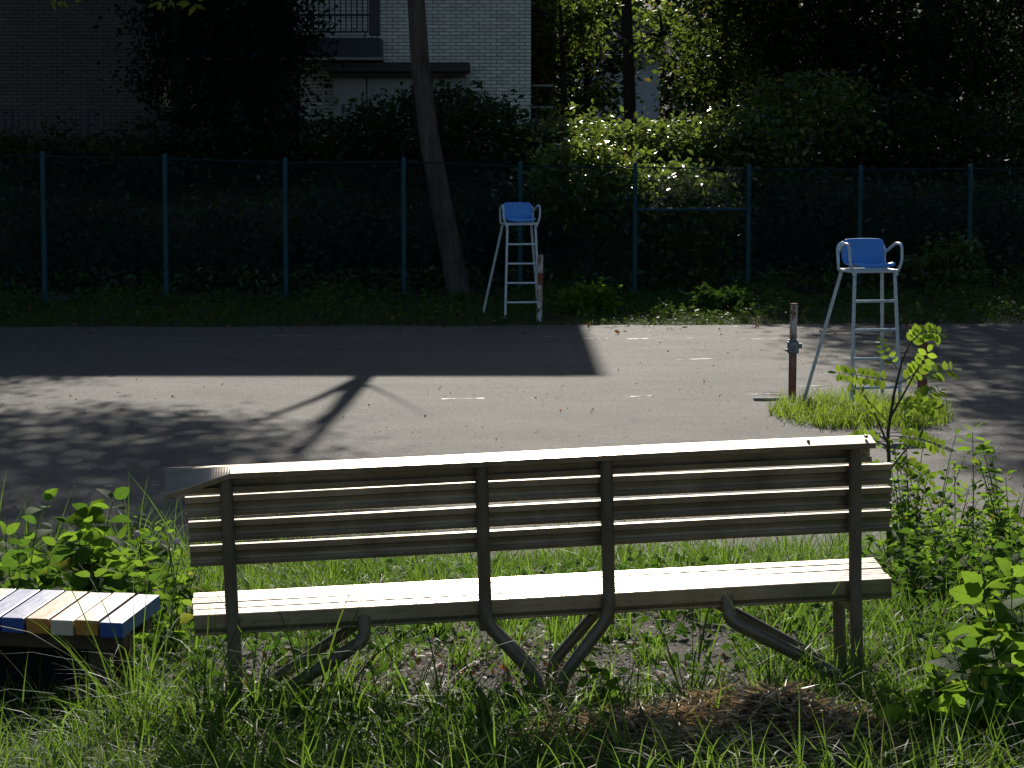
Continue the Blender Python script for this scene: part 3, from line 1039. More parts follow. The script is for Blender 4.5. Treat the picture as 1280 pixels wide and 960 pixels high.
# pebbles of the bare patch
n = 2600
u = RNG.normal(size=(n, 2)) * np.array([.62, .5]) + np.array([pc.x, 10.1])
P = np.stack([u[:, 0], u[:, 1], H(u[:, 0], u[:, 1])], -1)
ico = np.array([[1, 0, 0], [-1, 0, 0], [0, 1, 0], [0, -1, 0], [0, 0, .7], [0, 0, -.7]]); icf = np.array([[0, 2, 4], [2, 1, 4], [1, 3, 4], [3, 0, 4], [2, 0, 5], [1, 2, 5], [3, 1, 5], [0, 3, 5]])
sz = RNG.uniform(.003, .012, n)[:, None, None]
V = P[:, None] + sz * (ico[None] * RNG.uniform(.6, 1.3, (n, 1, 3)))
M['grit'] = m_plain('pale_grit', (.34, .33, .31), .45, 0, .4, 30, .2, .6)
M['pebble'] = m_plain('grey_pebble', (.20, .19, .175), .8, 0, .4, 30, .2, .4)
tag(mobj('gravel', mesh_np('gravel', V.reshape(-1, 3), (icf[None] + (np.arange(n) * 6)[:, None, None]).reshape(-1, 3)), M['pebble']), 'grey gravel showing on the bare patch under the bench', 'gravel', kind='stuff')


n = 6000
gy_ = 19 + 21 * RNG.random(n); gx_ = RNG.uniform(-1, 1, n) * gy_ * .21
Pg = np.stack([gx_, gy_, np.full(n, .003)], -1)
V = Pg[:, None] + RNG.gamma(2, .0015, n)[:, None, None] * (ico[None] * RNG.uniform(.6, 1.3, (n, 1, 3)))
tag(mobj('court_grit', mesh_np('court_grit', V.reshape(-1, 3), (icf[None] + (np.arange(n) * 6)[:, None, None]).reshape(-1, 3)), M['grit']), 'fine pale grit strewn over the asphalt court', 'grit', kind='stuff')


# ------------------------------------------------------------------ grass
def bare(x, y):
    """0..1 grass cover"""
    a = np.exp(-(((x - pc.x) / .62) ** 2 + ((y - 10.0) / .55) ** 2) ** 1.2)
    bb = np.exp(-(((x - sp.x) / .70) ** 2 + ((y - 8.35) / .62) ** 2) ** 1.8)
    c = .6 * np.exp(-(((x - .35) / .5) ** 2 + ((y - 9.75) / .35) ** 2))
    return np.clip(1 - 1.0 * a - .93 * bb - c, 0, 1)


def scatter(n, x0, x1, y0, y1, cover=None, patch=1.3, thr=.35):
    x = RNG.uniform(x0, x1, n); y = RNG.uniform(y0, y1, n)
    k = np.ones(n, bool)
    if cover is not None: k &= RNG.random(n) < cover(x, y)
    pv = .5 + .25 * (np.sin(x * 3.1 * patch + 2 * np.sin(y * 2.3 * patch)) + np.sin(y * 4.1 * patch + 1.7 * np.sin(x * 2.9 * patch)))
    k &= RNG.random(n) < np.clip(pv * 1.6 + thr, 0, 1)
    x, y = x[k], y[k]
    return np.stack([x, y, H(x, y) - .01], -1)


lowleft = lambda x, y: np.where((x < -1.3) & (y > 8.7), .22, 1.0)
P = scatter(36000, -2.6, 2.6, 7.6, 9.2, lambda x, y: bare(x, y) * lowleft(x, y))
tag(grass_obj('foreground_grass', P, .29, .0080, 1.1, M['grass'], seg=5, start=1.5), 'long bent green grass in the foreground before the bench', 'grass', kind='stuff')
P = scatter(1300, -2.6, 2.6, 7.7, 9.25, lambda x, y: (.25 + .75 * bare(x, y)) * lowleft(x, y))
tag(grass_obj('dry_grass', P, .36, .0055, 1.5, M['grass_dry'], seg=6, start=.8), 'pale dry grass blades arching among the foreground grass', 'grass', kind='stuff')
def tufts(k, x0, x1, y0, y1, per, cover, h, spread=.035):
    C = scatter(k, x0, x1, y0, y1, cover, 2.0, .1)
    m = RNG.integers(per // 2, per * 2, len(C))
    idx = np.repeat(np.arange(len(C)), m)
    hd = RNG.uniform(0, 2 * np.pi, len(idx))
    r = np.abs(RNG.normal(size=len(idx))) * spread
    P = C[idx] + np.stack([np.cos(hd) * r, np.sin(hd) * r, np.zeros(len(idx))], -1)
    hs_ = h * RNG.gamma(3, 1 / 3, len(C))[idx]
    return P, hd, np.clip(hs_, .4 * h, 2.2 * h)


P, hd, hh_ = tufts(3300, -3.6, 3.8, 9.1, 18.4, 20, lambda x, y: np.clip(bare(x, y) + .06, 0, 1) * np.where(y > 17.2, .6, 1), .15)
tag(grass_obj('bank_grass', P, hh_, .0075, 1.0, M['grass'], seg=4, head=hd, start=.55), 'green grass tufts on the bank between the bench and the court', 'grass', kind='stuff')
P, hd, hh_ = tufts(900, -3.8, 4.2, 13.2, 18.4, 16, None, .30, .05)
tag(grass_obj('court_edge_grass', P, hh_, .0085, .9, M['grass'], seg=4, head=hd, start=.5), 'taller grass along the near edge of the court', 'grass', kind='stuff')
P, hd, hh_ = tufts(300, -1.5, 2.4, 8.75, 9.28, 14, lambda x, y: np.clip(bare(x, y) + .12, 0, 1) * np.where(y > 9.22, .5, 1), .24, .04)
tag(grass_obj('bench_foot_grass', P, hh_, .0085, 1.2, M['grass'], seg=5, head=hd, start=.9), 'long grass hiding the feet of the aluminium bench', 'grass', kind='stuff')
P, hd, hh_ = tufts(70, -1.35, -.55, 8.8, 9.24, 16, None, .34, .05)
tag(grass_obj('corner_grass', P, hh_, .0085, 1.1, M['grass'], seg=5, head=hd, start=.6), 'long grass tufts round the left foot of the aluminium bench', 'grass', kind='stuff')
# low broad leaved cover among the grass
P = scatter(26000, -3.6, 3.8, 8.4, 18.0, bare, 2.2, .0)
P[:, 2] += RNG.uniform(.02, .17, len(P)) * (.6 + .5 * np.sin(P[:, 0] * 2.1 + P[:, 1]))
tag(leaf_obj('ground_cover', P, .06, M['weed_dark'], up=.9, droop=.15, T=T_LEAF2, Fa=F_LEAF2), 'low broad leaved weeds growing among the bank grass', 'ground cover', kind='stuff')
# taller blades against the light at the right
P = scatter(5200, .9, 3.2, 9.6, 14.5, None)
tag(grass_obj('tall_grass', P, .28, .0085, 1.0, M['grass'], seg=5, start=.5), 'taller grass clump right of the bench', 'grass', kind='stuff')
# tuft round the nearer umpire chair
tc = gp(1078, 522)
n = 5200
a = RNG.uniform(0, 2 * np.pi, n); r_ = np.sqrt(RNG.random(n))
x = tc.x + np.cos(a) * r_ * .95; y = tc.y + .1 + np.sin(a) * r_ * 1.35
k = RNG.random(n) < np.clip(1.5 - r_ * 1.1 + .4 * np.sin(a * 5), .1, 1)
P = np.stack([x, y, np.zeros(n) - .005], -1)[k]
tag(grass_obj('grass_tuft', P, .27, .011, .9, M['grass_bright'], seg=4, start=.5), 'bright green grass tuft round the legs of the nearer umpire chair', 'grass', kind='stuff')
# verge at the far edge of the court
n = 15000
x = RNG.uniform(-9.5, 10, n); e = court_edges(x)[1]
y = e - .05 + np.abs(RNG.normal(size=n)) * 1.1
P = np.stack([x, y, H(x, y) - .01], -1)
tag(grass_obj('verge_grass', P, .12, .013, .9, M['verge'], seg=3, start=.6), 'green grass verge between the far court edge and the fence', 'grass', kind='stuff')
n = 15000
x = RNG.uniform(-9.5, 10, n); e = court_edges(x)[1]
y = e + .25 + RNG.random(n) ** .7 * 4.2
P = np.stack([x, y, H(x, y) + RNG.uniform(.03, .28, n) * (.5 + .5 * np.sin(x * 2.7) * np.sin(x * .8 + 1))], -1)
tag(leaf_obj('verge_weeds', P, .12, M['verge'], up=1.0, droop=.1), 'low leafy weeds along the foot of the fence', 'ground cover', kind='stuff')


n = 42000
x = RNG.uniform(-12, 11, n); y = RNG.uniform(45.6, 52.5, n)
P = np.stack([x, y, H(x, y) + RNG.random(n) ** 2 * .45], -1)
tag(leaf_obj('bank_ivy', P, .13, M['shrub'], up=.9, droop=.2), 'glossy ivy carpeting the bank behind the fence', 'ivy', kind='stuff')


# ------------------------------------------------------------------ single plants with single leaves
def leaf_mesh(name, width, n=6, fold=.10, droop=.18, tooth=0.0, belly=.45, mat=None):
    V, Fq = [], []
    for i in range(n + 1):
        t = i / n
        w_ = width * (math.sin(math.pi * min(1, t ** (math.log(.5) / math.log(belly)))) ** .85 if 0 < t < 1 else 0.0)
        if tooth and 0 < i < n: w_ *= 1 + tooth * (1 if i % 2 else -1)
        z = -droop * t * t
        V += [(t, w_, z + fold * w_), (t, 0, z), (t, -w_, z + fold * w_)]
    for i in range(n):
        a = 3 * i
        Fq += [(a, a + 1, a + 4, a + 3), (a + 1, a + 2, a + 5, a + 4)]
    me = bpy.data.meshes.new(name)
    me.from_pydata(V, [], Fq); me.update()
    bm = bmesh.new(); bm.from_mesh(me)
    bmesh.ops.remove_doubles(bm, verts=bm.verts, dist=1e-5)
    bm.to_mesh(me); bm.free()
    me.polygons.foreach_set('use_smooth', np.ones(len(me.polygons), bool))
    if mat: me.materials.append(mat)
    return me


LM = {'ovate': leaf_mesh('ovate_leaf', .30, 7, .25, .22, .07, .40, M['weed']),
      'broad': leaf_mesh('broad_leaf', .42, 8, .2, .25, .09, .40, M['weed']),
      'lance': leaf_mesh('lance_leaf', .15, 6, .3, .25, 0, .42, M['weed']),
      'dark': leaf_mesh('dark_leaf', .34, 7, .22, .3, .08, .40, M['weed_dark']),
      'leaflet': leaf_mesh('leaflet', .29, 5, .12, .06, 0, .5, M['locust'])}


def orient(pos, d, nrm, s):
    d = Vector(d).normalized(); nrm = Vector(nrm)
    y = nrm.cross(d)
    if y.length < 1e-4: y = Vector((0, 1, 0)).cross(d)
    y.normalize(); z = d.cross(y)
    m = Matrix((d, y, z)).transposed().to_4x4()
    return Matrix.Translation(pos) @ m @ Matrix.Scale(s, 4)


def weed(base, height, label, group, leaf='ovate', stems=3, pairs=6, lsize=.09, spread=.18, name='leafy_weed', seed=0, flower=False, top=None):
    rr = random.Random(seed)
    o = empty(name, base, 0, label, 'weed', group)
    st = MB()
    spots = []
    for s in range(stems):
        a = rr.uniform(0, 6.28); k = rr.uniform(.3, 1) * spread if stems > 1 else spread * .3
        h = height * (1 if s == 0 else rr.uniform(.55, .95))
        tip = Vector((math.cos(a) * k, math.sin(a) * k * .8, h))
        mid = Vector((tip.x * .3 + rr.uniform(-.02, .02), tip.y * .3, h * .5))
        b0 = Vector((math.cos(a) * .02, math.sin(a) * .02, -.05))
        path = [b0 * (1 - t) ** 2 + mid * 2 * t * (1 - t) + tip * t * t for t in [i / 6 for i in range(7)]]
        st.tube(path, [.0045 - .003 * i / 6 for i in range(7)], 5)
        ph = rr.uniform(0, 3)
        for q in range(pairs):
            t = .22 + .78 * (q + .5) / pairs
            pos = b0 * (1 - t) ** 2 + mid * 2 * t * (1 - t) + tip * t * t
            ph += 1.57 + rr.uniform(-.4, .4)
            for sgn in (0, math.pi):
                aa = ph + sgn + rr.uniform(-.3, .3)
                sz = lsize * (1.15 - .65 * t ** 2) * rr.uniform(.5, 1.3)
                spots.append((pos, (math.cos(aa), math.sin(aa), rr.uniform(-.55, .35) + .3 * t), sz))
        for q in range(2):
            aa = rr.uniform(0, 6.28)
            spots.append((tip, (math.cos(aa), math.sin(aa), .9), lsize * .5))
        if flower and s < 2:
            fm = bmesh.new(); bmesh.ops.create_icosphere(fm, subdivisions=2, radius=.014)
            for v in fm.verts: v.co += Vector((rr.uniform(-.002, .002), rr.uniform(-.002, .002), rr.uniform(-.002, .002)))
            me = bpy.data.meshes.new('flower'); fm.to_mesh(me); fm.free()
            fo = mobj('flower', me, M['flower'], o, True); fo.location = tip + Vector((0, 0, .012))
    st.build('stem', M['stem'], o, True)
    for pos, d, sz in spots:
        l_ = bpy.data.objects.new('leaf', LM['dark' if leaf in ('ovate', 'broad') and rr.random() < .25 else leaf])
        nrm = Vector((rr.gauss(0, .55), rr.gauss(.35, .6), .75))
        l_.matrix_local = orient(pos + Vector(d).normalized() * .01, d, nrm, sz)
        link(l_, o)
    return o


def weed_at(px, top_py, Y, **kw):
    q = at(px, top_py, Y)
    g = Hs(q.x, Y)
    return weed((q.x, Y, g), max(.12, q.z - g), **kw)


GL, GR = 'leafy weeds behind the plank bench', 'leafy weeds right of the aluminium bench'
left = [
    (100, 622, 11.2, 'ovate', 3, 6, .15, .20, 'tallest drooping broad leaved weed left of the aluminium bench'),
    (18, 632, 11.0, 'ovate', 3, 6, .13, .20, 'leafy weed at the left photo edge above the plank bench'),
    (62, 655, 11.6, 'dark', 3, 5, .12, .18, 'darker weed between the two tallest ones behind the plank bench'),
    (150, 655, 11.9, 'ovate', 3, 6, .11, .16, 'light green weed just right of the tallest drooping weed'),
    (176, 640, 11.4, 'lance', 1, 7, .07, .10, 'thin upright single stemmed weed left of the clover flower'),
    (226, 662, 11.3, 'ovate', 2, 6, .07, .10, 'small leaved weed nearest the left end of the aluminium bench'),
    (120, 690, 10.6, 'ovate', 4, 4, .09, .22, 'low spreading weed close behind the orange plank'),
    (35, 695, 10.5, 'dark', 4, 4, .10, .24, 'low dark weed close behind the blue planks'),
    (205, 700, 10.6, 'ovate', 3, 5, .08, .16, 'low weed behind the right end of the plank bench'),
]
for i, (px, py, Y, lf, st_, pr_, ls, spd, lab) in enumerate(left):
    weed_at(px, py, Y, leaf=lf, stems=st_ + 2 if st_ > 1 else 1, pairs=pr_ + 2, lsize=ls * 1.15, spread=spd * 1.2, label=lab, group=GL, seed=20 + i)
weed_at(196, 672, 11.2, leaf='ovate', stems=2, pairs=3, lsize=.04, spread=.10, label='red clover with pale pink flower head left of the bench', group=GL, seed=40, flower=True, name='clover_plant')
right = [
    (1140, 560, 12.6, 'ovate', 3, 8, .085, .20, 'bushy weed directly right of the bench back'),
    (1222, 540, 12.0, 'lance', 1, 9, .16, .06, 'tall single stemmed weed with long narrow leaves at right'),
    (1180, 610, 12.2, 'lance', 4, 7, .11, .22, 'narrow leaved weed clump between bench and tall stem'),
    (1262, 560, 12.4, 'ovate', 3, 8, .10, .20, 'bright weed clump near the right photo edge behind the tall stem'),
    (1275, 585, 11.6, 'lance', 3, 7, .12, .18, 'narrow leaved weed cut by the right photo edge'),
    (1150, 640, 11.6, 'dark', 4, 6, .09, .24, 'dark low weed beside the bench slat ends'),
    (1215, 650, 11.3, 'ovate', 4, 6, .09, .24, 'mid height weed below the tall stem at right'),
    (1112, 665, 12.0, 'dark', 3, 6, .08, .18, 'dark weed half hidden behind the bench right end'),
    (1265, 665, 10.8, 'dark', 4, 5, .10, .24, 'dark leafy weed at the right photo edge above the big leaves'),
    (1200, 585, 13.2, 'ovate', 3, 7, .09, .2, 'small leaved weed behind the narrow leaved clump at right'),
    (1240, 620, 12.8, 'lance', 4, 7, .11, .22, 'narrow leaved weed behind the tall stem'),
    (1130, 620, 13.2, 'ovate', 3, 6, .09, .2, 'weed at the foot of the locust sapling'),
    (1245, 700, 10.4, 'ovate', 4, 5, .09, .24, 'low bright weed above the corner plant'),
    (1142, 500, 13.5, 'ovate', 3, 8, .075, .2, 'round leaved weed against the grass tuft beside the sapling'),
    (1165, 540, 13.8, 'ovate', 3, 7, .075, .2, 'small round leaved weed right of the sapling stem'),
    (1178, 690, 11.0, 'dark', 4, 5, .09, .24, 'low dark weed right of the bench seat end'),
]
for i, (px, py, Y, lf, st_, pr_, ls, spd, lab) in enumerate(right):
    weed_at(px, py, Y, leaf=lf, stems=st_ + 3 if st_ > 1 else 1, pairs=pr_ + 3, lsize=ls * .88, spread=spd * 1.3, label=lab, group=GR, seed=60 + i)
near = [
    (1262, 726, 8.7, 'broad', 3, 5, .17, .16, 'large leaved plant at the lower right photo corner'),
    (1190, 800, 8.7, 'broad', 3, 4, .13, .20, 'broad leaved plant between straw pile and the corner plant'),
    (1235, 810, 8.3, 'broad', 3, 4, .13, .18, 'shaded broad leaved plant at the bottom right edge'),
    (1140, 850, 8.55, 'ovate', 3, 4, .11, .16, 'small broad leaved plant at the right end of the straw pile'),
    (745, 835, 9.15, 'broad', 2, 3, .10, .10, 'pair of big leaves right of the central bench legs'),
    (650, 845, 9.0, 'ovate', 2, 3, .08, .10, 'young leafy plant left of the central bench legs'),
]
for i, (px, py, Y, lf, st_, pr_, ls, spd, lab) in enumerate(near):
    weed_at(px, py, Y, leaf=lf, stems=st_ + 1, pairs=pr_ + 1, lsize=ls, spread=spd, label=lab, group='broad leaved plants in the foreground', seed=90 + i)


# locust sapling with pinnate leaves
def build_sapling():
    Y = 13.0
    q = at(1112, 650, Y); g = Hs(q.x, Y)
    o = empty('locust_sapling', (q.x, Y, g), 0, 'slender locust sapling with rows of paired oval leaflets before the umpire chair', 'sapling')
    W = lambda px, py, dy=0: at(px, py, Y + dy) - Vector((q.x, Y, g))
    trunk = [Vector((0, 0, -.05)), W(1112, 600), W(1110, 540), W(1118, 490), W(1128, 450), W(1140, 425)]
    MB().tube(trunk, [.012, .010, .009, .007, .005, .003], 8).build('trunk', M['twig'], o, True)
    br = [((1114, 520), (1142, 470), (1150, 455)), ((1112, 560), (1090, 510), (1078, 490)), ((1110, 590), (1150, 540), (1165, 520))]
    for k, t in enumerate(br):
        MB().tube([W(*t[0]), W(*t[1], .1 * (k - 1)), W(*t[2], .15 * (k - 1))], [.006, .004, .002], 6).build('branch', M['twig'], o, True)
    lv = [((1132, 440), (1150, 405), (1174, 418), 9, .052), ((1122, 478), (1085, 470), (1046, 466), 9, .05), ((1140, 470), (1160, 466), (1192, 462), 8, .058),
          ((1122, 480), (1148, 470), (1160, 440), 7, .05), ((1112, 530), (1085, 500), (1062, 478), 8, .05), ((1116, 505), (1150, 500), (1172, 512), 8, .055),
          ((1112, 545), (1150, 545), (1180, 560), 8, .055), ((1110, 560), (1080, 540), (1068, 548), 6, .048), ((1135, 500), (1160, 490), (1176, 488), 6, .05), ((1111, 575), (1138, 580), (1160, 600), 7, .055), ((1110, 590), (1088, 580), (1075, 590), 6, .05), ((1125, 465), (1105, 440), (1100, 425), 5, .035)]
    rr = random.Random(5)
    for a, b_, c_, n_, sz in lv:
        dy = rr.uniform(-.2, .2)
        pa, pb, pc_ = W(*a), W(*b_, dy * .5), W(*c_, dy)
        pts = [pa * (1 - t) ** 2 + pb * 2 * t * (1 - t) + pc_ * t * t for t in [i / 12 for i in range(13)]]
        lf = MB().tube(pts, [.0028 - .0018 * i / 12 for i in range(13)], 5).build('leaf', M['stem'], o, True)
        for i in range(n_):
            t = .18 + .82 * (i + .5) / n_
            k = int(t * 11.99); f_ = t * 12 - k
            pos = pts[k].lerp(pts[min(12, k + 1)], f_)
            tan = (pts[min(12, k + 1)] - pts[k]).normalized()
            side = tan.cross(Vector((0, -.75, .65))).normalized()
            for s in (-1, 1):
                d = side * s + tan * .35 + Vector((rr.uniform(-.2, .2), rr.uniform(-.3, .3), rr.uniform(-.25, .15)))
                l_ = bpy.data.objects.new('leaflet', LM['leaflet'])
                l_.matrix_local = orient(pos, d, tan.cross(d) * (1 if s > 0 else -1) + Vector((rr.uniform(-.3, .3), rr.uniform(-.5, .3), rr.uniform(-.2, .3))), 1.2 * sz * rr.uniform(.85, 1.15) * (1 - .25 * abs(t - .5)))
                link(l_, lf)
        l_ = bpy.data.objects.new('leaflet', LM['leaflet']); l_.matrix_local = orient(pts[-1], pts[-1] - pts[-3], (rr.uniform(-.3, .3), -.5, 1), sz); link(l_, lf)


build_sapling()


# ------------------------------------------------------------------ shrubs on the bank behind the fence
def shrub(px, py, Y, rx, rz, n, mat, label, group, lsize=.13, ry=None, name='shrub', cat='shrub', clump=.28, per=35):
    c = at(px, py, Y)
    g = Hs(c.x, Y)
    o = empty(name, (c.x, Y, g), 0, label, cat, group)
    lc = Vector((0, 0, max(.2, c.z - g)))
    P = clumps(n, lc, (rx, ry or rx * .7, rz), clump, per)
    P[:, 2] = np.maximum(P[:, 2], .03)
    leaf_obj('foliage', P, lsize, mat, o, up=.8, droop=.2)
    st = MB()
    for k in range(5):
        a = random.uniform(0, 6.28)
        e = lc + Vector((math.cos(a) * rx * .6, math.sin(a) * rx * .4, rz * random.uniform(.1, .6)))
        st.tube([(0, 0, -.1), (e.x * .3, e.y * .3, e.z * .5), e], [.02, .014, .006], 5)
    st.build('stem', M['bark_dark'], o, True)
    return o


GS = 'shrubs on the bank behind the fence'
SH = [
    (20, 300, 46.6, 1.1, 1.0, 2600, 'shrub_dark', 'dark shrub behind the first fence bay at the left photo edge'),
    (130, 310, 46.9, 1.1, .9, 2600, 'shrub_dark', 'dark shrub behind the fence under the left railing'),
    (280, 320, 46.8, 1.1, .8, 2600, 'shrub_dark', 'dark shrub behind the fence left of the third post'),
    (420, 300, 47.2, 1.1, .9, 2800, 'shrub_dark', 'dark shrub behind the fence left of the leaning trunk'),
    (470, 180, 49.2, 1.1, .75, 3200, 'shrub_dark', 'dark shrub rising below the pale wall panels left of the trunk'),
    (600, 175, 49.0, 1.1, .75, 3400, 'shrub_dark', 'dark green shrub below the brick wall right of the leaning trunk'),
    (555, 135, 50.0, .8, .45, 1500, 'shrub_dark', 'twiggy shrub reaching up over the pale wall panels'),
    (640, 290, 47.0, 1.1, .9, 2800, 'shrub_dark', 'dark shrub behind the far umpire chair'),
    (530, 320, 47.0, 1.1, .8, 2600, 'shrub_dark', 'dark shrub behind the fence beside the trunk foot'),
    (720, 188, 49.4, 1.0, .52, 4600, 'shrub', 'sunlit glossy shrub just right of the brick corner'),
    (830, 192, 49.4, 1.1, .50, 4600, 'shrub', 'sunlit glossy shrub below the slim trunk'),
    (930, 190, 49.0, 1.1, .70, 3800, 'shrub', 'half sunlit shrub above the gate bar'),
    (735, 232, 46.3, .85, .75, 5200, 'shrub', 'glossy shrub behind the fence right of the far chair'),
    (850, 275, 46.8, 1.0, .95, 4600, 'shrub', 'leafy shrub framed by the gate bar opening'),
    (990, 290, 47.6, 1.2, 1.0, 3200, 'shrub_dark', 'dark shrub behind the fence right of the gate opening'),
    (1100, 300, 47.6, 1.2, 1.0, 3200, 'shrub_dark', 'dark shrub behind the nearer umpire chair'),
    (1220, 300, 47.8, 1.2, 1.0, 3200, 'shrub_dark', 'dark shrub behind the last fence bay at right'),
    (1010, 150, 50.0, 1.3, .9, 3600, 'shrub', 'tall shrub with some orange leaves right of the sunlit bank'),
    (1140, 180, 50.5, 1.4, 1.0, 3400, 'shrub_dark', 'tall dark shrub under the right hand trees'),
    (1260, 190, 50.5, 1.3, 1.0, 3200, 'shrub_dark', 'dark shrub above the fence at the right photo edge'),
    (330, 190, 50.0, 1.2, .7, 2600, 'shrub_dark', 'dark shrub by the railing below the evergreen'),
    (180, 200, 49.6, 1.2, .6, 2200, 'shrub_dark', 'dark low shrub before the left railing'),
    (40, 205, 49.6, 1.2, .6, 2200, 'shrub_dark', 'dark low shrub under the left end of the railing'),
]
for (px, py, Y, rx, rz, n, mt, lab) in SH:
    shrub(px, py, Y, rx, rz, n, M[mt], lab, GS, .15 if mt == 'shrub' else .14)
shrub(735, 385, 42.3, .42, .22, 700, M['weed'], 'small sunlit bush at the court edge right of the far chair', 'bushes on the verge', .12, clump=.13)
shrub(905, 398, 42.6, .40, .13, 500, M['weed_dark'], 'low broad leaved bush at the court edge under the gate', 'bushes on the verge', .13, clump=.10)
shrub(1180, 330, 46.0, .6, .5, 900, M['shrub'], 'small leafy bush at the fence right of the nearer chair', 'bushes on the verge', .14, clump=.15)


# ------------------------------------------------------------------ trees
def tree(loc, trunk, radii, label, crowns, leafmat, barkmat, lsize=.17, group=None, limbs=(), name='tree', per=60, clump=.5, up=.5):
    o = empty(name, loc, 0, label, 'tree', group)
    L0 = Vector(loc)
    tr = MB().tube([Vector(p) - L0 for p in trunk], radii, 14).build('trunk', barkmat, o, True)
    for pts, r0 in limbs:
        pts = [Vector(p) - L0 for p in pts]
        rs = [r0 * (1 - .8 * i / (len(pts) - 1)) for i in range(len(pts))]
        MB().tube(pts, rs, 8).build('limb', barkmat, o, True)
    Ps = []
    for (c, r, n) in crowns:
        c = Vector(c) - L0
        Ps.append(clumps(n, c, r, clump, per))
        for k in range(6):
            d = Vector((random.gauss(0, 1), random.gauss(0, 1), random.gauss(0, 1))).normalized()
            e = c + Vector((d.x * r[0] * .8, d.y * r[1] * .8, d.z * r[2] * .8))
            s_ = c + Vector((0, 0, -r[2] * .3))
            MB().tube([s_, (s_ + e) / 2 + Vector((0, 0, .1 * r[2])), e], [.05, .035, .012], 5).build('branch', barkmat, o, True)
    leaf_obj('crown', np.concatenate(Ps), lsize, leafmat, o, up=up, droop=.35)
    return o


# the leaning tree beside the fence
YT = 45.5
tp = [at(579, 400, YT), at(576, 380, YT), at(566, 325, YT), at(551, 250, YT), at(536, 170, YT), at(526, 90, YT), at(520, 0, YT), Vector((-1.92, YT, 7.2)), Vector((-2.0, YT, 9.0)), Vector((-2.13, YT, 11.2)), Vector((-2.2, YT, 13))]
tree(tuple(tp[0]), tp, [.25, .21, .195, .18, .17, .16, .15, .14, .11, .07, .03], 'leaning grey trunked tree rising behind the fence before the building',
     [((-4.6, 44.0, 10.4), (2.4, 2.0, 1.4), 9000), ((-7.6, 43.5, 9.4), (2.1, 2.2, 2.0), 11000), ((-2.9, 45.2, 13.4), (1.7, 1.6, 1.4), 5500), ((-8.2, 43.0, 12.8), (2.6, 2.2, 1.8), 10000), ((-5.4, 43.5, 14.2), (2.6, 2.2, 1.6), 9000)],
     M['tree_leaf'], M['bark'], .17, None,
     [([(-1.93, YT, 7.3), (-2.3, YT - .1, 8.6), (-2.9, YT - .3, 10.1), (-4.6, 44.2, 11.0)], .09), ([(-1.93, YT, 7.6), (-1.5, YT, 8.5), (-1.0, YT - .2, 9.6)], .035),
      ([(-2.9, YT - .3, 10.1), (-5.0, 44.2, 9.9), (-7.4, 43.6, 10.0)], .05), ([(-2.0, YT, 9.0), (-2.5, YT, 11.5), (-2.6, 45.2, 13.2)], .05), ([(-4.6, 44.2, 11.0), (-6.5, 43.5, 12.4), (-8.2, 43.0, 12.9)], .045)], name='leaning_tree')

# low hanging twig whose lit leaves touch the top of the picture: belongs to a tree rooted left of the frame
tw = [Vector((-11.8, 41.6, -.0)), Vector((-11.6, 41.6, 3.5)), Vector((-11.2, 41.6, 6.5)), Vector((-10.4, 41.6, 9.0))]
lt = tree(tuple(tw[0]), tw, [.22, .18, .15, .08], 'tree rooted left of the court with sunlit leaves hanging into view',
          [((-10.6, 41.8, 8.6), (1.6, 1.8, 1.6), 2600), ((-9.0, 41.8, 7.6), (1.2, 1.4, .8), 1200)], M['tree_leaf'], M['bark'], .17, None,
          [([(-11.2, 41.6, 6.5), (-9.2, 41.5, 6.4), (-7.2, 41.4, 5.75), (-5.3, 41.4, 5.5)], .05)], name='side_tree')
Pt = []
for px, py in ((62, -4), (72, 2), (68, -8), (80, -2), (200, 1), (212, -4), (206, 4), (222, -6), (236, 0), (243, 3), (250, -8), (190, -8), (100, -14), (140, -16), (170, -18)):
    q = at(px, py + 5, 41.5) - Vector(tuple(tw[0]))
    for k in range(3):
        Pt.append((q.x + random.uniform(-.05, .05), q.y + random.uniform(-.15, .15), q.z + random.uniform(0, .06)))
M['lit_leaf'] = m_leaf('lit_tree_leaf', (.06, .09, .015), (.42, .46, .04), .55, .4, .4, .2)  # brighter copy of the tree leaf, sunlight put into its colour
leaf_obj('twig_leaves', np.array(Pt), .17, M['lit_leaf'], lt, up=.4, droop=.5, T=T_LEAF2, Fa=F_LEAF2)

# slim trunk in the gap
YS = 56.5
st0 = at(788, 160, YS)
zs0 = Hs(st0.x, YS)
tree((st0.x, YS, zs0), [(st0.x, YS, zs0 - .2), at(787, 120, YS), at(785, 60, YS), at(783, 0, YS), (2.45, YS, 6.3), (2.4, YS, 6.8)], [.14, .13, .12, .11, .08, .02],
     'slim dark trunked tree with sunlit leaves in the gap by the house',
     [((1.5, YS, 5.2), (.75, .7, .6), 420), ((3.2, YS, 5.1), (.8, .7, .6), 420), ((2.2, YS + .4, 5.9), (.8, .6, .3), 160)], M['shrub'], M['bark_dark'], .19, None,
     [([(2.5, YS, 4.9), (1.9, YS, 5.3), (1.3, YS, 5.5)], .03), ([(2.5, YS, 4.6), (3.1, YS, 5.0), (3.6, YS, 5.3)], .03)], name='slim_tree', per=22, clump=.25)
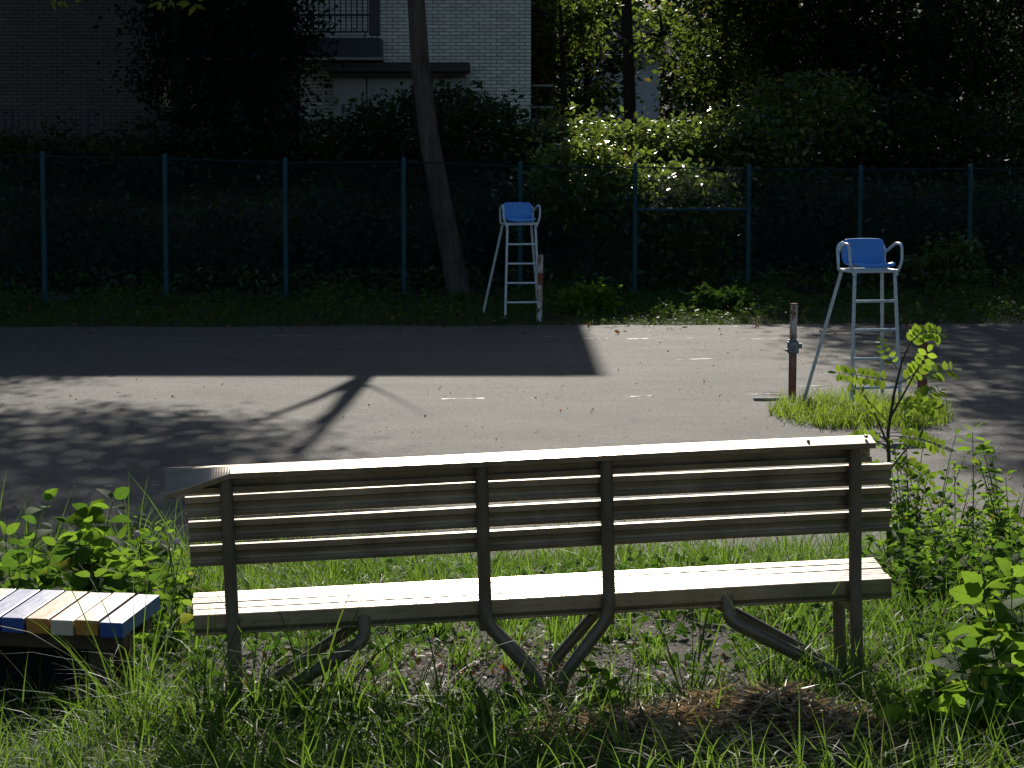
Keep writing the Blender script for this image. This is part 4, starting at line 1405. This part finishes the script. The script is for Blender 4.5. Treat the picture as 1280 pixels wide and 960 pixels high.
# shrubby tree just right of the brick corner and one to the right
tree((1.15, 56.5, 2.3), [(1.15, 56.5, 2.0), (1.1, 56.5, 4.0), (1.0, 56.5, 6.0)], [.09, .07, .03], 'dark leafy tree filling the gap beside the brick corner',
     [((1.15, 56.6, 5.2), (.7, .9, 1.0), 900), ((1.3, 57.2, 3.7), (.9, .9, .5), 500)], M['tree_leaf'], M['bark_dark'], .16, None, (), per=40, clump=.3)
tree((4.2, 53.5, 2.3), [(4.2, 53.5, 2.0), (4.25, 53.5, 4.0), (4.3, 53.5, 6.0)], [.10, .08, .04], 'spreading leafy tree right of the slim trunk with dappled light',
     [((4.3, 53.3, 4.3), (1.0, 1.0, .8), 1600), ((5.2, 53.5, 5.6), (1.2, 1.4, 1.0), 2600)], M['tree_leaf'], M['bark_dark'], .16, None,
     [([(4.25, 53.5, 4), (3.6, 53.4, 4.5), (3.0, 53.3, 4.7)], .04)], per=40, clump=.35)
# right hand wood
GT = 'tall dark trees right of the gap'
tree((1.75, 61.5, 2.3), [(1.75, 61.5, 2.0), (1.75, 61.5, 4.0), (1.7, 61.5, 6.5)], [.10, .08, .04], 'black looking evergreen right behind the brick corner',
     [((1.75, 61.5, 5.0), (1.0, 1.2, 1.9), 4200)], M['evergreen'], M['bark_dark'], .16, None, (), per=40, clump=.35)
tree((4.6, 61.5, 2.3), [(4.6, 61.5, 2.0), (4.6, 61.5, 4.0), (4.6, 61.5, 6.5)], [.10, .08, .04], 'dark evergreen right of the pale house wall',
     [((5.0, 61.5, 4.6), (1.3, 1.2, 1.6), 4200)], M['evergreen'], M['bark_dark'], .16, None, (), per=40, clump=.35)
RT = [
    (5.6, 54.5, .20, 'evergreen', 'tall dark tree nearest the gap at right', [((5.6, 54.5, 6.8), (1.8, 2, 2.0), 5200), ((5.9, 54.5, 10.5), (2.2, 2.2, 2.2), 5200), ((6.0, 54.2, 4.3), (1.6, 1.6, 1.2), 3200)]),
    (8.4, 53.5, .24, 'evergreen', 'tall dark evergreen at the upper right photo corner', [((8.4, 53.5, 6.0), (2.2, 2.2, 2.4), 6500), ((8.4, 53.5, 10.5), (2.4, 2.4, 2.6), 6000), ((8.4, 53, 3.6), (1.8, 1.6, 1.0), 3000)]),
    (6.9, 57.5, .22, 'evergreen', 'dark evergreen set back behind the right hand trees', [((6.9, 57.5, 5.5), (2.4, 2, 2.6), 6500), ((6.9, 57.5, 11.5), (2.6, 2.2, 3.0), 6000)]),
    (10.8, 55.5, .24, 'evergreen', 'dark tree beyond the right photo edge', [((10.6, 55.5, 5.5), (2.2, 2.2, 2.8), 6000), ((10.8, 55.5, 11), (2.6, 2.4, 2.6), 5000)]),
]
for (x, y, r, mt, lab, cr) in RT:
    z = Hs(x, y)
    tree((x, y, z), [(x, y, z - .3), (x + .05, y, z + 3), (x, y, z + 6), (x - .05, y, z + 10)], [r, r * .85, r * .7, r * .3], lab, cr, M[mt], M['bark_dark'], .18, GT)
# overhanging tree rooted right of the frame: shades the right side of the court
tree((10.4, 45.0, .2), [(10.4, 45, -.1), (10.2, 45, 3), (9.6, 44.8, 6.5), (8.8, 44.5, 9.5)], [.28, .24, .19, .1], 'big tree rooted right of the court whose crown shades it',
     [((6.9, 44.0, 8.8), (2.3, 2.2, 1.4), 12000), ((9.6, 44.0, 10.0), (2.2, 2.4, 2.2), 3600), ((6.7, 44.2, 11.2), (2.4, 2.2, 1.4), 12000), ((6.4, 43.6, 13.4), (2.4, 2.2, 1.2), 9000)], M['tree_leaf'], M['bark'], .18, None,
     [([(9.6, 44.8, 6.5), (8.6, 44.5, 8.2), (7.2, 44.2, 9.4)], .08), ([(8.8, 44.5, 9.5), (7.5, 44.4, 11), (6.3, 44.4, 12)], .06)])
# dark evergreens before the building at left; unseen high crowns enlarged to block skylight
for (x, y, lab, cr) in (
    (-5.6, 50.8, 'dark evergreen hiding the brick wall left of the balcony', [((-5.5, 50.8, 4.9), (1.15, 1.2, 1.5), 4200), ((-5.5, 50.8, 7.3), (1.4, 1.3, 1.5), 3600), ((-4.7, 50.6, 3.3), (.9, .9, .7), 1500), ((-4.25, 50.6, 5.4), (.5, .8, 1.7), 2600)]),
    (-6.3, 50.0, 'dark evergreen with high crowns added to shade the left brick wall', [((-6.2, 50.0, 4.6), (.9, 1.0, 1.7), 4000), ((-8.2, 49.6, 7.9), (2.6, 1.8, 1.5), 9000), ((-8.0, 47.0, 8.2), (2.8, 1.6, 1.3), 7000)]),
    (-10.9, 50.5, 'dark evergreen at the upper left photo corner', [((-11.3, 50.5, 4.8), (.8, 1, 1.0), 2000), ((-11.4, 49.8, 7.7), (2.4, 1.6, 1.5), 7500)])):
    z = Hs(x, y)
    tree((x, y, z), [(x, y, z - .2), (x, y, z + 3), (x, y, z + 6)], [.14, .11, .06], lab, cr, M['evergreen'], M['bark_dark'], .13, 'dark evergreens before the building', (), per=45, clump=.3)
# far wood closing the view behind the house
rs_ = np.random.default_rng(3)
Pw = np.concatenate([clumps(9000, (5 + 6 * k, 82 + 2 * (k % 2), 7.0), (4.5, 2.5, 5.5), .9, 60) for k in range(-1, 4)])
tag(leaf_obj('far_wood', Pw, .34, M['evergreen'], up=.5, droop=.3), 'dark wood closing the view far behind the house', 'wood', kind='stuff')
